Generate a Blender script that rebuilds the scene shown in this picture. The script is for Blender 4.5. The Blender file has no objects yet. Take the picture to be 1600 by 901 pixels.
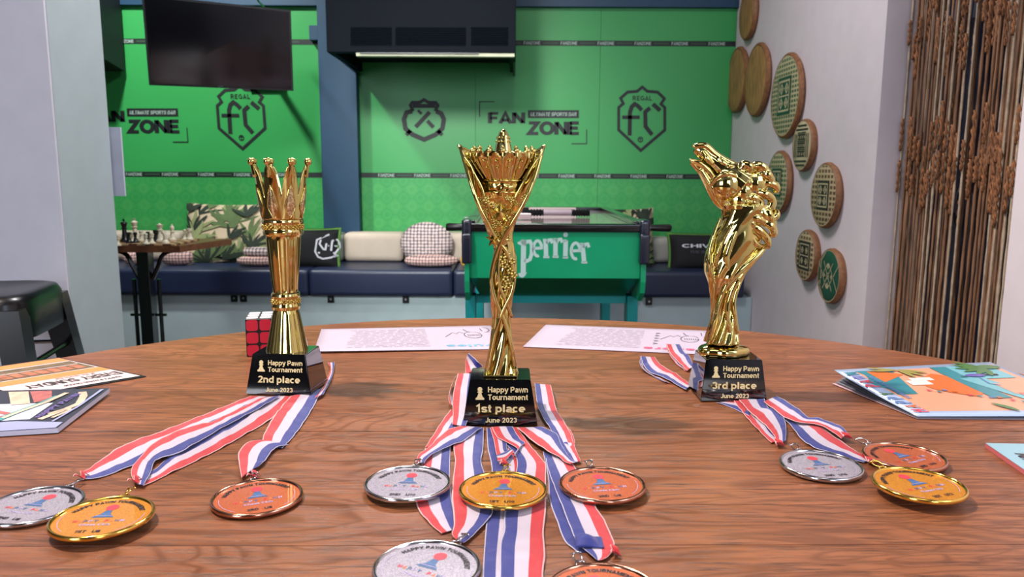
import bpy, math, random
import numpy as np
from mathutils import Vector, Matrix
random.seed(7)
SC = bpy.context.scene
COL = SC.collection
TZ = 0.76                       # table top height
# ------------------------------------------------------------------ camera
F = 1200.0; PITCH = math.radians(8.69); ROLL = math.radians(.25)
CAM = Vector((0, 0, TZ + .275))
_X = Vector((1, 0, 0)); _U = Vector((0, math.sin(PITCH), math.cos(PITCH))); _F = Vector((0, math.cos(PITCH), -math.sin(PITCH)))
_R = math.cos(ROLL)*_X + math.sin(ROLL)*_U; _V = -math.sin(ROLL)*_X + math.cos(ROLL)*_U
cd = bpy.data.cameras.new('camera'); cam = bpy.data.objects.new('camera', cd); COL.objects.link(cam)
cd.sensor_width = 36; cd.lens = F/1600*36; cd.clip_start = .02; cd.clip_end = 60
m = Matrix.Identity(4)
for i in range(3):
    m[i][0] = _R[i]; m[i][1] = _V[i]; m[i][2] = -_F[i]; m[i][3] = CAM[i]
cam.matrix_world = m
cd.dof.use_dof = True; cd.dof.focus_distance = .86; cd.dof.aperture_fstop = 13
SC.camera = cam
# ------------------------------------------------------------------ world, lights, exposure
w = bpy.data.worlds.new('world'); SC.world = w; w.use_nodes = True
w.node_tree.nodes['Background'].inputs[0].default_value = (.62, .72, 1, 1)
w.node_tree.nodes['Background'].inputs[1].default_value = .35
SC.view_settings.view_transform = 'Standard'; SC.view_settings.look = 'None'
SC.view_settings.exposure = 0.4; SC.view_settings.gamma = 1; SC.view_settings.use_curve_mapping = False
def lamp(kind, name, loc, power, col, size=.1, size_y=None, target=None, spot=None, blend=.5):
    d = bpy.data.lights.new(name, kind); d.energy = power; d.color = col
    if kind == 'AREA':
        d.size = size
        if size_y: d.shape = 'RECTANGLE'; d.size_y = size_y
    else: d.shadow_soft_size = size
    if kind == 'SPOT': d.spot_size = math.radians(spot); d.spot_blend = blend
    o = bpy.data.objects.new(name, d); o.location = loc; COL.objects.link(o)
    if target is not None:
        o.rotation_euler = (Vector(target)-Vector(loc)).to_track_quat('-Z', 'Y').to_euler()
    return o
lamp('SPOT', 'table_downlight', (-.98, 1.0, 2.95), 250, (1, .87, .76), .05, target=(-.05, .8, TZ), spot=95, blend=.6)
lamp('AREA', 'ceiling_fill_light', (.1, -.3, 2.98), 8, (1, .94, .88), .9, .9, target=(.1, -.3, 0))  # added ambient fill from above, stands for no known ceiling fitting
lamp('AREA', 'rear_fill_light', (-2.3, -2.7, 1.75), 62, (.84, .90, 1), 1.1, 1.5, target=(-2.0, 2.2, 1.1))  # added fill aimed at the pillar; the rear wall has no window
lamp('AREA', 'rear_fill_light', (1.0, -2.7, 1.75), 24, (.80, .90, 1), .8, 1.5, target=(.3, 1.5, .9))  # cool fill for unseen daylight behind the camera; no window is built
lamp('AREA', 'side_window_light', (1.20, .2, 1.75), 10, (.66, .80, 1), .9, .9, target=(-1.0, 2.2, .4))
lamp('SPOT', 'wall_fill_spot', (-.8, .2, 2.7), 560, (.95, 1, .93), .3, target=(-.3, 4.5, .92), spot=32, blend=1)  # added wash to brighten the green wall below the air conditioner
lamp('SPOT', 'wall_wash_fill', (-1.9, 3.2, 2.95), 230, (.95, 1, .95), .08, target=(-1.7, 4.5, 1.1), spot=90, blend=.9)  # added wash to brighten the left stretch of the green wall
lamp('AREA', 'ceiling_fill_light', (-.1, 2.6, 2.98), 56, (1, .96, .96), .6, .6, target=(.0, 2.1, 0))  # added fill for the far room and right wall, no known fitting
# ------------------------------------------------------------------ pixel -> place helpers
def ray(px, py): px = float(px); py = float(py); return (px-800)/F*_R - (py-450.5)/F*_V + _F
def PZ(px, py, z=TZ): z = float(z); d = ray(px, py); return CAM + d*((z-CAM.z)/d.z)
def PY(px, py, y): d = ray(px, py); return CAM + d*(y/d.y)
def PX(px, py, x): d = ray(px, py); return CAM + d*(x/d.x)
# ------------------------------------------------------------------ materials
def lin(c): return tuple(((v/255)/12.92 if v/255 <= .04045 else ((v/255+.055)/1.055)**2.4) for v in c)
class NT:
    def __init__(s, name):
        s.m = bpy.data.materials.new(name); s.m.use_nodes = True; s.t = s.m.node_tree
        s.b = s.t.nodes['Principled BSDF']
    def n(s, kind, **kw):
        nd = s.t.nodes.new(kind)
        for k, v in kw.items():
            if k.startswith('_'): setattr(nd, k[1:], v)
            else: nd.inputs[k.replace('__', ' ')].default_value = v
        return nd
    def l(s, a, ao, b, bi): s.t.links.new(a.outputs[ao], b.inputs[bi])
def M(name, col, rough=.5, metal=0, var=.08, scale=12, bump=0, bscale=80, coat=0, spec=.5, stretch=(1, 1, 1), sheen=0):
    t = NT(name); c = lin(col)
    t.b.inputs['Roughness'].default_value = rough; t.b.inputs['Metallic'].default_value = metal
    t.b.inputs['Coat Weight'].default_value = coat; t.b.inputs['Specular IOR Level'].default_value = spec
    t.b.inputs['Sheen Weight'].default_value = sheen
    tc = t.n('ShaderNodeTexCoord'); mp = t.n('ShaderNodeMapping'); mp.inputs['Scale'].default_value = stretch
    t.l(tc, 'Object', mp, 'Vector')
    nz = t.n('ShaderNodeTexNoise', Scale=scale, Detail=4.0); t.l(mp, 'Vector', nz, 'Vector')
    cr = t.n('ShaderNodeValToRGB')
    cr.color_ramp.elements[0].position = .3; cr.color_ramp.elements[1].position = .7
    cr.color_ramp.elements[0].color = (*[v*(1-var) for v in c], 1); cr.color_ramp.elements[1].color = (*[min(1, v*(1+var)) for v in c], 1)
    t.l(nz, 'Fac', cr, 'Fac'); t.l(cr, 'Color', t.b, 'Base Color')
    if bump:
        n2 = t.n('ShaderNodeTexNoise', Scale=bscale, Detail=3.0); t.l(mp, 'Vector', n2, 'Vector')
        bp = t.n('ShaderNodeBump', Strength=bump, Distance=.002); t.l(n2, 'Fac', bp, 'Height'); t.l(bp, 'Normal', t.b, 'Normal')
    return t.m
def wood(name, dark, mid, light, axis_angle=0, rough=.35, sc=1.0, coat=.15):
    t = NT(name); t.b.inputs['Roughness'].default_value = rough; t.b.inputs['Coat Weight'].default_value = coat; t.b.inputs['Coat Roughness'].default_value = .25
    tc = t.n('ShaderNodeTexCoord'); oi = t.n('ShaderNodeObjectInfo')
    rn = t.n('ShaderNodeVectorMath', _operation='SCALE'); rn.inputs[0].default_value = (3.1, 7.7, 5.3); t.l(oi, 'Random', rn, 'Scale')
    ad = t.n('ShaderNodeVectorMath', _operation='ADD'); t.l(tc, 'Object', ad, 0); t.l(rn, 0, ad, 1)
    mp = t.n('ShaderNodeMapping'); mp.inputs['Rotation'].default_value = (0, 0, axis_angle); mp.inputs['Scale'].default_value = (1.6*sc, 17*sc, 4*sc); t.l(ad, 0, mp, 'Vector')
    n1 = t.n('ShaderNodeTexNoise', Scale=2.2, Detail=5.0, Roughness=.6, Distortion=.9); t.l(mp, 'Vector', n1, 'Vector')
    mp2 = t.n('ShaderNodeMapping'); mp2.inputs['Rotation'].default_value = (0, 0, axis_angle); mp2.inputs['Scale'].default_value = (26*sc, 420*sc, 40*sc); t.l(ad, 0, mp2, 'Vector')
    n2 = t.n('ShaderNodeTexNoise', Scale=1.0, Detail=6.0, Roughness=.68); t.l(mp2, 'Vector', n2, 'Vector')
    mp3 = t.n('ShaderNodeMapping'); mp3.inputs['Rotation'].default_value = (0, 0, axis_angle); mp3.inputs['Scale'].default_value = (2.5*sc, 11*sc, 4*sc); t.l(ad, 0, mp3, 'Vector')
    wv = t.n('ShaderNodeTexNoise', Scale=1.0, Detail=2.0, Distortion=1.5); t.l(mp3, 'Vector', wv, 'Vector')
    # cathedral rings: sine of warped noise
    mm = t.n('ShaderNodeMath', _operation='MULTIPLY'); mm.inputs[1].default_value = 75; t.l(wv, 'Fac', mm, 0)
    sn = t.n('ShaderNodeMath', _operation='SINE'); t.l(mm, 0, sn, 0)
    sm = t.n('ShaderNodeMapRange'); sm.inputs['From Min'].default_value = -1; sm.inputs['From Max'].default_value = 1; t.l(sn, 0, sm, 'Value')
    cr = t.n('ShaderNodeValToRGB'); e = cr.color_ramp.elements
    e[0].position = .3; e[0].color = (*lin(mid), 1); e[1].position = .72; e[1].color = (*lin(light), 1); t.l(n1, 'Fac', cr, 'Fac')
    mx = t.n('ShaderNodeMix', _data_type='RGBA', _blend_type='MIX'); mx.inputs[7].default_value = (*lin(dark), 1)
    t.l(cr, 'Color', mx, 6)
    c2 = t.n('ShaderNodeValToRGB'); c2.color_ramp.elements[0].position = .47; c2.color_ramp.elements[1].position = .66; t.l(n2, 'Fac', c2, 'Fac')
    ml = t.n('ShaderNodeMath', _operation='MULTIPLY'); ml.inputs[1].default_value = .8; t.l(c2, 'Color', ml, 0)
    rg = t.n('ShaderNodeMath', _operation='POWER'); rg.inputs[1].default_value = 3; t.l(sm, 0, rg, 0)
    r2 = t.n('ShaderNodeMath', _operation='MULTIPLY'); r2.inputs[1].default_value = .42; t.l(rg, 0, r2, 0)
    mxx = t.n('ShaderNodeMath', _operation='MAXIMUM'); t.l(ml, 0, mxx, 0); t.l(r2, 0, mxx, 1)
    t.l(mxx, 0, mx, 0)
    hv = t.n('ShaderNodeHueSaturation'); t.l(mx, 2, hv, 'Color')
    vr = t.n('ShaderNodeMapRange'); vr.inputs['To Min'].default_value = .84; vr.inputs['To Max'].default_value = 1.1; t.l(oi, 'Random', vr, 'Value'); t.l(vr, 0, hv, 'Value')
    t.l(hv, 'Color', t.b, 'Base Color')
    bp = t.n('ShaderNodeBump', Strength=.35, Distance=.0006); iv = t.n('ShaderNodeMath', _operation='SUBTRACT'); iv.inputs[0].default_value = 1; t.l(mxx, 0, iv, 1)
    t.l(iv, 0, bp, 'Height'); t.l(bp, 'Normal', t.b, 'Normal'); t.l(bp, 'Normal', t.b, 'Coat Normal')
    rr = t.n('ShaderNodeMapRange'); rr.inputs['To Min'].default_value = rough*.8; rr.inputs['To Max'].default_value = rough*1.35; t.l(n1, 'Fac', rr, 'Value'); t.l(rr, 0, t.b, 'Roughness')
    return t.m
def glitter(name, col, col2, rough=.35, metal=.6, scale=1800, coat=.6, bump=.6):
    t = NT(name); tc = t.n('ShaderNodeTexCoord')
    v = t.n('ShaderNodeTexVoronoi', Scale=scale); t.l(tc, 'Object', v, 'Vector')
    cr = t.n('ShaderNodeValToRGB'); cr.color_ramp.elements[0].color = (*lin(col), 1); cr.color_ramp.elements[1].color = (*lin(col2), 1)
    sp = t.n('ShaderNodeSeparateColor'); t.l(v, 'Color', sp, 0); t.l(sp, 0, cr, 'Fac'); t.l(cr, 'Color', t.b, 'Base Color')
    t.b.inputs['Metallic'].default_value = metal; t.b.inputs['Roughness'].default_value = rough
    t.b.inputs['Coat Weight'].default_value = coat; t.b.inputs['Coat Roughness'].default_value = .03
    bp = t.n('ShaderNodeBump', Strength=bump, Distance=.0006); t.l(sp, 1, bp, 'Height'); t.l(bp, 'Normal', t.b, 'Normal')
    return t.m
def ribbon_mat():
    t = NT('striped_ribbon'); uv = t.n('ShaderNodeUVMap'); sx = t.n('ShaderNodeSeparateXYZ'); t.l(uv, 'UV', sx, 0)
    cr = t.n('ShaderNodeValToRGB'); cr.color_ramp.interpolation = 'CONSTANT'; R = cr.color_ramp
    R.elements[0].position = 0; R.elements[0].color = (*lin((222, 175, 176)), 1)
    R.elements[1].position = .035; R.elements[1].color = (*lin((184, 14, 30)), 1)
    for p_, c_ in ((.34, (186, 174, 190)), (.665, (20, 32, 122)), (.97, (190, 184, 208))):
        e = R.elements.new(p_); e.color = (*lin(c_), 1)
    t.l(sx, 0, cr, 'Fac'); t.l(cr, 'Color', t.b, 'Base Color'); t.b.inputs['Roughness'].default_value = .55
    t.b.inputs['Sheen Weight'].default_value = .25
    mp = t.n('ShaderNodeMapping'); mp.inputs['Scale'].default_value = (6, 420, 1); t.l(uv, 'UV', mp, 'Vector')
    wv = t.n('ShaderNodeTexWave', Scale=1.0, _bands_direction='Y'); t.l(mp, 'Vector', wv, 'Vector')
    bp = t.n('ShaderNodeBump', Strength=.25, Distance=.0003); t.l(wv, 'Fac', bp, 'Height'); t.l(bp, 'Normal', t.b, 'Normal')
    return t.m
# ------------------------------------------------------------------ stroke lettering (plain grotesque drawn here)
def arc(cx, cy, rx, ry, a0, a1, n=12): return [(cx+rx*math.cos(math.radians(a0+(a1-a0)*i/n)), cy+ry*math.sin(math.radians(a0+(a1-a0)*i/n))) for i in range(n+1)]
_b, _t, _h = .09, .91, .51
def _S(x0, w_, y0, h_):   # an s curve
    return [(x0+w_*px, y0+h_*py) for px, py in ((.97, .80), (.80, .96), (.5, 1), (.2, .95), (.04, .77), (.14, .60), (.45, .52), (.80, .43), (.98, .25), (.82, .05), (.5, 0), (.18, .04), (.02, .20))]
GL = {
 'A': (.76, [[(.07, 0), (.38, .96), (.69, 0)], [(.18, .29), (.58, .29)]]), 'B': (.72, [[(.1, 0), (.1, 1)], [(.1, _t), (.40, _t)]+arc(.40, .71, .17, .2, 90, -90, 6)+[(.1, _h)], [(.1, _h), (.42, _h)]+arc(.42, .3, .2, .21, 90, -90, 6)+[(.1, _b)]]),
 'C': (.76, [arc(.42, .5, .33, .41, 48, 312)]), 'D': (.76, [[(.1, 0), (.1, 1)], [(.1, _t), (.32, _t)]+arc(.32, .5, .33, .41, 90, -90, 8)+[(.1, _b)]]),
 'E': (.66, [[(.1, 0), (.1, 1)], [(.1, _t), (.62, _t)], [(.1, _h), (.57, _h)], [(.1, _b), (.63, _b)]]), 'F': (.62, [[(.1, 0), (.1, 1)], [(.1, _t), (.6, _t)], [(.1, .49), (.54, .49)]]),
 'G': (.80, [arc(.43, .5, .34, .41, 48, 335)+[(.74, .46), (.46, .46)]]), 'H': (.74, [[(.1, 0), (.1, 1)], [(.64, 0), (.64, 1)], [(.1, _h), (.64, _h)]]), 'I': (.28, [[(.14, 0), (.14, 1)]]),
 'J': (.58, [[(.46, 1), (.46, .30)]+arc(.27, .30, .19, .21, 0, -165, 7)]), 'K': (.74, [[(.1, 0), (.1, 1)], [(.64, 1), (.1, .38)], [(.28, .56), (.66, 0)]]), 'L': (.62, [[(.1, 1), (.1, 0)], [(.1, _b), (.58, _b)]]),
 'M': (.88, [[(.1, 0), (.1, 1)], [(.1, .97), (.44, .1), (.78, .97)], [(.78, 0), (.78, 1)]]), 'N': (.76, [[(.1, 0), (.1, 1)], [(.12, .95), (.64, .05)], [(.66, 0), (.66, 1)]]), 'O': (.84, [arc(.42, .5, .33, .41, 0, 360, 20)]),
 'P': (.70, [[(.1, 0), (.1, 1)], [(.1, _t), (.38, _t)]+arc(.38, .67, .21, .24, 90, -90, 7)+[(.1, .43)]]), 'R': (.74, [[(.1, 0), (.1, 1)], [(.1, _t), (.40, _t)]+arc(.40, .69, .2, .22, 90, -90, 7)+[(.1, .47)], [(.42, .47), (.66, 0)]]),
 'S': (.70, [_S(.08, .54, _b, .82)]), 'T': (.66, [[(.33, 0), (.33, 1)], [(.02, _t), (.64, _t)]]), 'U': (.74, [[(.1, 1), (.1, .36)]+arc(.37, .36, .27, .27, 180, 360, 8)+[(.64, 1)]]), 'V': (.70, [[(.06, 1), (.35, .04), (.64, 1)]]),
 'W': (1.0, [[(.07, 1), (.27, .05), (.5, .93), (.73, .05), (.93, 1)]]), 'X': (.70, [[(.06, 1), (.64, 0)], [(.64, 1), (.06, 0)]]), 'Y': (.70, [[(.05, 1), (.35, .44), (.65, 1)], [(.35, .46), (.35, 0)]]), 'Z': (.68, [[(.07, _t), (.58, _t), (.08, _b), (.62, _b)]]),
 '0': (.62, [arc(.31, .5, .21, .41, 0, 360, 16)]), '1': (.50, [[(.31, 0), (.31, .98), (.08, .74)]]), '2': (.62, [arc(.30, .69, .2, .22, 165, -35, 8)+[(.12, _b), (.56, _b)]]), '3': (.62, [arc(.29, .70, .19, .21, 160, -80, 8), arc(.29, .30, .21, .21, 80, -160, 8)]),
 '8': (.62, [arc(.31, .70, .18, .2, 0, 360, 12), arc(.31, .29, .21, .2, 0, 360, 12)]),
 'a': (.60, [arc(.30, .47, .19, .17, 155, 0, 7)+[(.49, 0)], [(.49, .38), (.28, .36)]+arc(.28, .22, .18, .13, 95, 290, 7)+[(.49, .20)]]), 'b': (.64, [[(.1, 0), (.1, 1)], arc(.32, .365, .22, .275, 0, 360, 14)]), 'c': (.58, [arc(.31, .365, .22, .275, 48, 312, 9)]),
 'd': (.64, [[(.54, 0), (.54, 1)], arc(.32, .365, .22, .275, 0, 360, 14)]), 'e': (.62, [[(.10, .35), (.53, .35)]+arc(.31, .365, .22, .275, 0, 312, 11)]), 'h': (.62, [[(.1, 0), (.1, 1)], [(.1, .40)]+arc(.31, .44, .2, .2, 165, 0, 7)+[(.51, 0)]]),
 'i': (.26, [[(.13, 0), (.13, .73)], [(.13, .85), (.13, 1)]]), 'l': (.27, [[(.135, 0), (.135, 1)]]), 'm': (.92, [[(.1, 0), (.1, .73)], [(.1, .42)]+arc(.28, .46, .17, .18, 165, 0, 6)+[(.45, 0)], [(.45, .42)]+arc(.63, .46, .17, .18, 165, 0, 6)+[(.80, 0)]]),
 'n': (.62, [[(.1, 0), (.1, .73)], [(.1, .40)]+arc(.31, .44, .2, .2, 165, 0, 7)+[(.51, 0)]]), 'o': (.64, [arc(.32, .365, .22, .275, 0, 360, 16)]), 'p': (.64, [[(.1, -.27), (.1, .73)], arc(.32, .365, .22, .275, 0, 360, 14)]),
 'r': (.42, [[(.1, 0), (.1, .73)], [(.1, .38)]+arc(.34, .40, .23, .24, 165, 85, 5)]), 's': (.56, [_S(.06, .43, .08, .57)]), 't': (.38, [[(.19, .93), (.19, .24)]+arc(.31, .22, .12, .14, 180, 285, 4), [(.03, .63), (.36, .63)]]),
 'u': (.62, [[(.1, .73), (.1, .29)]+arc(.30, .29, .2, .21, 180, 350, 7), [(.51, 0), (.51, .73)]]), 'w': (.86, [[(.06, .73), (.24, .03), (.43, .66), (.62, .03), (.80, .73)]]), 'y': (.60, [[(.05, .73), (.31, .02)], [(.55, .73), (.27, -.14), (.20, -.22), (.06, -.22)]]),
 ' ': (.30, [])}
_tc = {}
def text2d(s, size=1.0, bold=0.0, align='CENTER', res=2, shear=0, spacing=1.0):
    key = (s, size, bold, align, shear, spacing)
    if key in _tc: return _tc[key]
    wd = .15+bold*1.2; x = 0; V = []; Fs = []; k = .72*size
    for ch in s:
        W_, pl = GL[ch]
        for P_ in pl:
            P = [Vector(q) for q in P_]; N = len(P); L = []; Rt = []
            for i in range(N):
                d1 = (P[i]-P[i-1]).normalized() if i else (P[1]-P[0]).normalized(); d2 = (P[i+1]-P[i]).normalized() if i < N-1 else d1
                if i == 0: d1 = d2
                n1 = Vector((-d1.y, d1.x)); n2 = Vector((-d2.y, d2.x)); mt = n1+n2; mt = n1 if mt.length < .3 else mt.normalized(); q = wd/2/max(.5, mt.dot(n1))
                L.append(P[i]+mt*q); Rt.append(P[i]-mt*q)
            b0 = len(V); V += [((x+q.x+shear*q.y), q.y) for q in L+Rt]; Fs += [(b0+i, b0+N+i, b0+N+i+1, b0+i+1) for i in range(N-1)]
        x += (W_+.03)*spacing
    V = [((vx-x/2)*k, (vy-.5)*k) for vx, vy in V]
    _tc[key] = (V, Fs); return V, Fs
# ------------------------------------------------------------------ mesh builder
class MB:
    def __init__(s): s.v = []; s.f = []; s.m = []; s.uv = []
    def add(s, vs, fs, mi=0, uvs=None):
        b = len(s.v); s.v += [tuple(q) for q in vs]; s.uv += (list(uvs) if uvs else [(0, 0)]*len(vs))
        for f in fs: s.f.append(tuple(b+i for i in f)); s.m.append(mi)
    def box(s, lo, hi, mi=0, bev=0):
        (x0, y0, z0), (x1, y1, z1) = lo, hi
        if bev:
            import bmesh
            bm = bmesh.new(); bmesh.ops.create_cube(bm, size=1)
            for v in bm.verts: v.co = ((x0+x1)/2+v.co.x*(x1-x0), (y0+y1)/2+v.co.y*(y1-y0), (z0+z1)/2+v.co.z*(z1-z0))
            bmesh.ops.bevel(bm, geom=bm.edges[:], offset=bev, segments=3, profile=.7, affect='EDGES')
            bm.verts.ensure_lookup_table(); bm.verts.index_update()
            s.add([v.co[:] for v in bm.verts], [tuple(v.index for v in f.verts) for f in bm.faces], mi); bm.free(); return
        vs = [(x0, y0, z0), (x1, y0, z0), (x1, y1, z0), (x0, y1, z0), (x0, y0, z1), (x1, y0, z1), (x1, y1, z1), (x0, y1, z1)]
        s.hexa(vs, mi)
    def hexa(s, vs, mi=0):
        s.add(vs, [(0, 3, 2, 1), (4, 5, 6, 7), (0, 1, 5, 4), (1, 2, 6, 5), (2, 3, 7, 6), (3, 0, 4, 7)], mi)
    def grid(s, fn, nu, nv, mi=0, cu=False, cv=False, uv=False):
        U = nu if cu else nu+1; Vn = nv if cv else nv+1
        vs = [fn(i/nu, j/nv) for j in range(Vn) for i in range(U)]
        uvs = [(i/nu, j/nv) for j in range(Vn) for i in range(U)] if uv else None
        fs = []
        for j in range(nv):
            for i in range(nu):
                a = i; b = (i+1) % U if cu else i+1; c = j; d = (j+1) % Vn if cv else j+1
                fs.append((c*U+a, c*U+b, d*U+b, d*U+a))
        s.add(vs, fs, mi, uvs)
    def tube(s, pts, rad, n=10, mi=0, cap=True, flat=None, closed=False):
        P = [Vector(p) for p in pts]; N = len(P)
        if not hasattr(rad, '__len__'): rad = [rad]*N
        T = []
        for i in range(N):
            a = P[(i-1) % N] if closed else P[max(i-1, 0)]; b = P[(i+1) % N] if closed else P[min(i+1, N-1)]
            t = (b-a); T.append(t.normalized() if t.length > 1e-9 else Vector((0, 0, 1)))
        up = Vector((0, -1, 0)) if abs(T[0].y) < .9 else Vector((1, 0, 0))
        x = (up - T[0]*up.dot(T[0])).normalized(); vs = []
        for i in range(N):
            x = (x - T[i]*x.dot(T[i])); x = x.normalized() if x.length > 1e-9 else T[i].orthogonal().normalized()
            y = T[i].cross(x); fl = 1 if flat is None else flat
            for k in range(n):
                a = 2*math.pi*k/n; vs.append(P[i] + x*(rad[i]*math.cos(a)*fl) + y*(rad[i]*math.sin(a)))
        fs = [(i*n+k, i*n+(k+1) % n, ((i+1) % N)*n+(k+1) % n, ((i+1) % N)*n+k) for i in range(N if closed else N-1) for k in range(n)]
        if cap and not closed: fs += [tuple(range(n-1, -1, -1)), tuple((N-1)*n+k for k in range(n))]
        s.add(vs, fs, mi)
    def lathe(s, prof, c=(0, 0, 0), n=24, mi=0, mod=None):
        vs = []
        for j, (r, z) in enumerate(prof):
            for k in range(n):
                a = 2*math.pi*k/n; rr = r*(mod(a, z) if mod else 1)
                vs.append((c[0]+rr*math.cos(a), c[1]+rr*math.sin(a), c[2]+z))
        fs = [(j*n+k, j*n+(k+1) % n, (j+1)*n+(k+1) % n, (j+1)*n+k) for j in range(len(prof)-1) for k in range(n)]
        fs += [tuple(range(n-1, -1, -1)), tuple((len(prof)-1)*n+k for k in range(n))]
        s.add(vs, fs, mi)
    def ball(s, c, r, mi=0, n=10, m_=7, sc=(1, 1, 1)):
        s.grid(lambda u, v: (c[0]+r*sc[0]*math.cos(2*math.pi*u)*math.sin(math.pi*max(v, .001)), c[1]+r*sc[1]*math.sin(2*math.pi*u)*math.sin(math.pi*max(v, .001)), c[2]-r*sc[2]*math.cos(math.pi*v)), n, m_, mi, cu=True)
    def poly(s, pts, mi=0): s.add(pts, [tuple(range(len(pts)))], mi)
    def text(s, txt, size, fn, mi=0, bold=0, align='CENTER', res=2, shear=0, spacing=1.0):
        v, f = text2d(txt, size, bold, align, res, shear, spacing)
        s.add([fn(x, y) for x, y in v], f, mi)
    def stroke(s, pts, wd, fn, mi=0, closed=False, ext=True):
        """flat strokes with mitred joints; pts 2D, fn maps 2D to 3D"""
        P = [Vector(p) for p in pts]; N = len(P); L = []; Rr = []
        for i in range(N):
            a = P[(i-1) % N] if closed or i else None; b = P[(i+1) % N] if closed or i < N-1 else None
            d1 = (P[i]-a).normalized() if a is not None and (P[i]-a).length > 0 else None
            d2 = (b-P[i]).normalized() if b is not None and (b-P[i]).length > 0 else None
            if d1 is None: d1 = d2
            if d2 is None: d2 = d1
            n1 = Vector((-d1.y, d1.x)); n2 = Vector((-d2.y, d2.x)); mt = n1+n2
            if mt.length < .3: mt = n1
            mt.normalize(); k = wd/2/max(.45, mt.dot(n1)); p = P[i].copy()
            L.append(p+mt*k); Rr.append(p-mt*k)
        vs = [fn(*q) for q in L]+[fn(*q) for q in Rr]
        s.add(vs, [(i, (i+1) % N, N+(i+1) % N, N+i) for i in range(N if closed else N-1)], mi)
    def build(s, name, mats, parent=None, smooth=False, local=False, mods=None, loc=None):
        me = bpy.data.meshes.new(name)
        off = Vector((0, 0, 0)); V = s.v
        if not local:
            if parent is not None: off = WL[parent.name]
            else:
                if loc is None:
                    a = np.array(V); lo = a.min(0); hi = a.max(0); off = Vector(((lo[0]+hi[0])/2, (lo[1]+hi[1])/2, lo[2]))
                else: off = Vector(loc)
            V = [(x-off.x, y-off.y, z-off.z) for x, y, z in V]
        me.from_pydata(V, [], s.f)
        mats = mats if isinstance(mats, (list, tuple)) else [mats]
        for q in mats: me.materials.append(q)
        if len(mats) > 1: me.polygons.foreach_set('material_index', s.m)
        if any(u != (0, 0) for u in s.uv):
            ul = me.uv_layers.new(name='UVMap'); li = np.empty(len(me.loops), dtype=np.int32); me.loops.foreach_get('vertex_index', li)
            ul.data.foreach_set('uv', np.array(s.uv, dtype=np.float32)[li].ravel())
        if smooth:
            me.polygons.foreach_set('use_smooth', [True]*len(me.polygons))
            if smooth != True: me.set_sharp_from_angle(angle=math.radians(smooth))
        me.update()
        o = bpy.data.objects.new(name, me); COL.objects.link(o)
        if parent is not None: o.parent = parent; WL[o.name] = WL[parent.name].copy() if not local else WL[parent.name]
        else:
            o.location = off if not local else (0, 0, 0); WL[o.name] = Vector(off)
        for k, kw in (mods or []):
            md = o.modifiers.new(k.lower(), k)
            for a_, b_ in kw.items(): setattr(md, a_, b_)
        return o
WL = {}
def tag(o, label=None, cat=None, group=None, kind=None):
    if label: o['label'] = label
    if cat: o['category'] = cat
    if group: o['group'] = group
    if kind: o['kind'] = kind
    return o
def thing(name, loc, label, cat, group=None, rz=0):
    o = bpy.data.objects.new(name, None); COL.objects.link(o); o.location = loc; o.rotation_euler = (0, 0, rz); o.empty_display_size = .02
    WL[o.name] = Vector(loc); return tag(o, label, cat, group)
def patch(A, B, C, D, lift=0):
    """A top-left, B top-right, C bottom-right, D bottom-left ; (s,t) in 0..1 from A"""
    A, B, C, D = map(Vector, (A, B, C, D)); nrm = (C-A).cross(B-D).normalized()
    if nrm.z < 0 and abs(nrm.z) > .5: nrm = -nrm
    if abs(nrm.z) <= .5 and nrm.y > 0: nrm = -nrm
    return lambda s, t, l=lift: A*(1-s)*(1-t)+B*s*(1-t)+C*s*t+D*(1-s)*t+nrm*l
def spline(pts, n):
    P = [np.array(p, float) for p in pts]; out = []
    P = [2*P[0]-P[1]]+P+[2*P[-1]-P[-2]]
    for i in range(1, len(P)-2):
        for k in range(n):
            t = k/n; a, b, c, d = P[i-1], P[i], P[i+1], P[i+2]
            out.append(.5*((2*b)+(-a+c)*t+(2*a-5*b+4*c-d)*t*t+(-a+3*b-3*c+d)*t**3))
    out.append(P[-2]); return out
def arc(cx, cy, rx, ry, a0, a1, n=12): return [(cx+rx*math.cos(math.radians(a0+(a1-a0)*i/n)), cy+ry*math.sin(math.radians(a0+(a1-a0)*i/n))) for i in range(n+1)]
def interp(tab, x):
    """tab rows (x, a, b, ...) ascending in x"""
    xs = [r[0] for r in tab]; return [float(np.interp(x, xs, [r[k] for r in tab])) for k in range(1, len(tab[0]))]
# ================================================================== SETTING
YW = 4.5
m_floor = wood('dark_floor_wood', (30, 20, 16), (52, 34, 27), (72, 48, 36), 0, .4)
m_white = M('white_wall_paint', (214, 203, 210), .6, bump=.15, bscale=60, var=.03)
m_pillar = M('pale_pillar_paint', (176, 184, 188), .55, bump=.15, bscale=40, var=.03)
m_pillarg = M('pale_grey_green_paint', (182, 196, 200), .5, bump=.15, bscale=40, var=.03)
m_blue = M('petrol_blue_paint', (9, 54, 84), .5, var=.05)
m_navy = M('navy_housing_paint', (2, 6, 17), .6, var=.08, spec=.08)
m_black = M('black_print', (9, 14, 20), .55, var=.02)
m_ceiling = M('ceiling_paint', (120, 125, 130), .7)
m_rear = M('rear_wall_paint', (84, 76, 70), .7)
m_lite = M('pale_print', (150, 170, 160), .6, var=.02)
m_dim = M('dim_green_print', (38, 62, 46), .6, var=.02)
def S(o): o['kind'] = 'structure'; return o
b = MB(); b.box((-3.4, -2.9, -.06), (1.9, 4.7, 0)); S(b.build('floor', m_floor))
b = MB(); b.box((-3.4, -2.9, 3.0), (1.9, 4.7, 3.06)); S(b.build('ceiling', m_ceiling))
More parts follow.
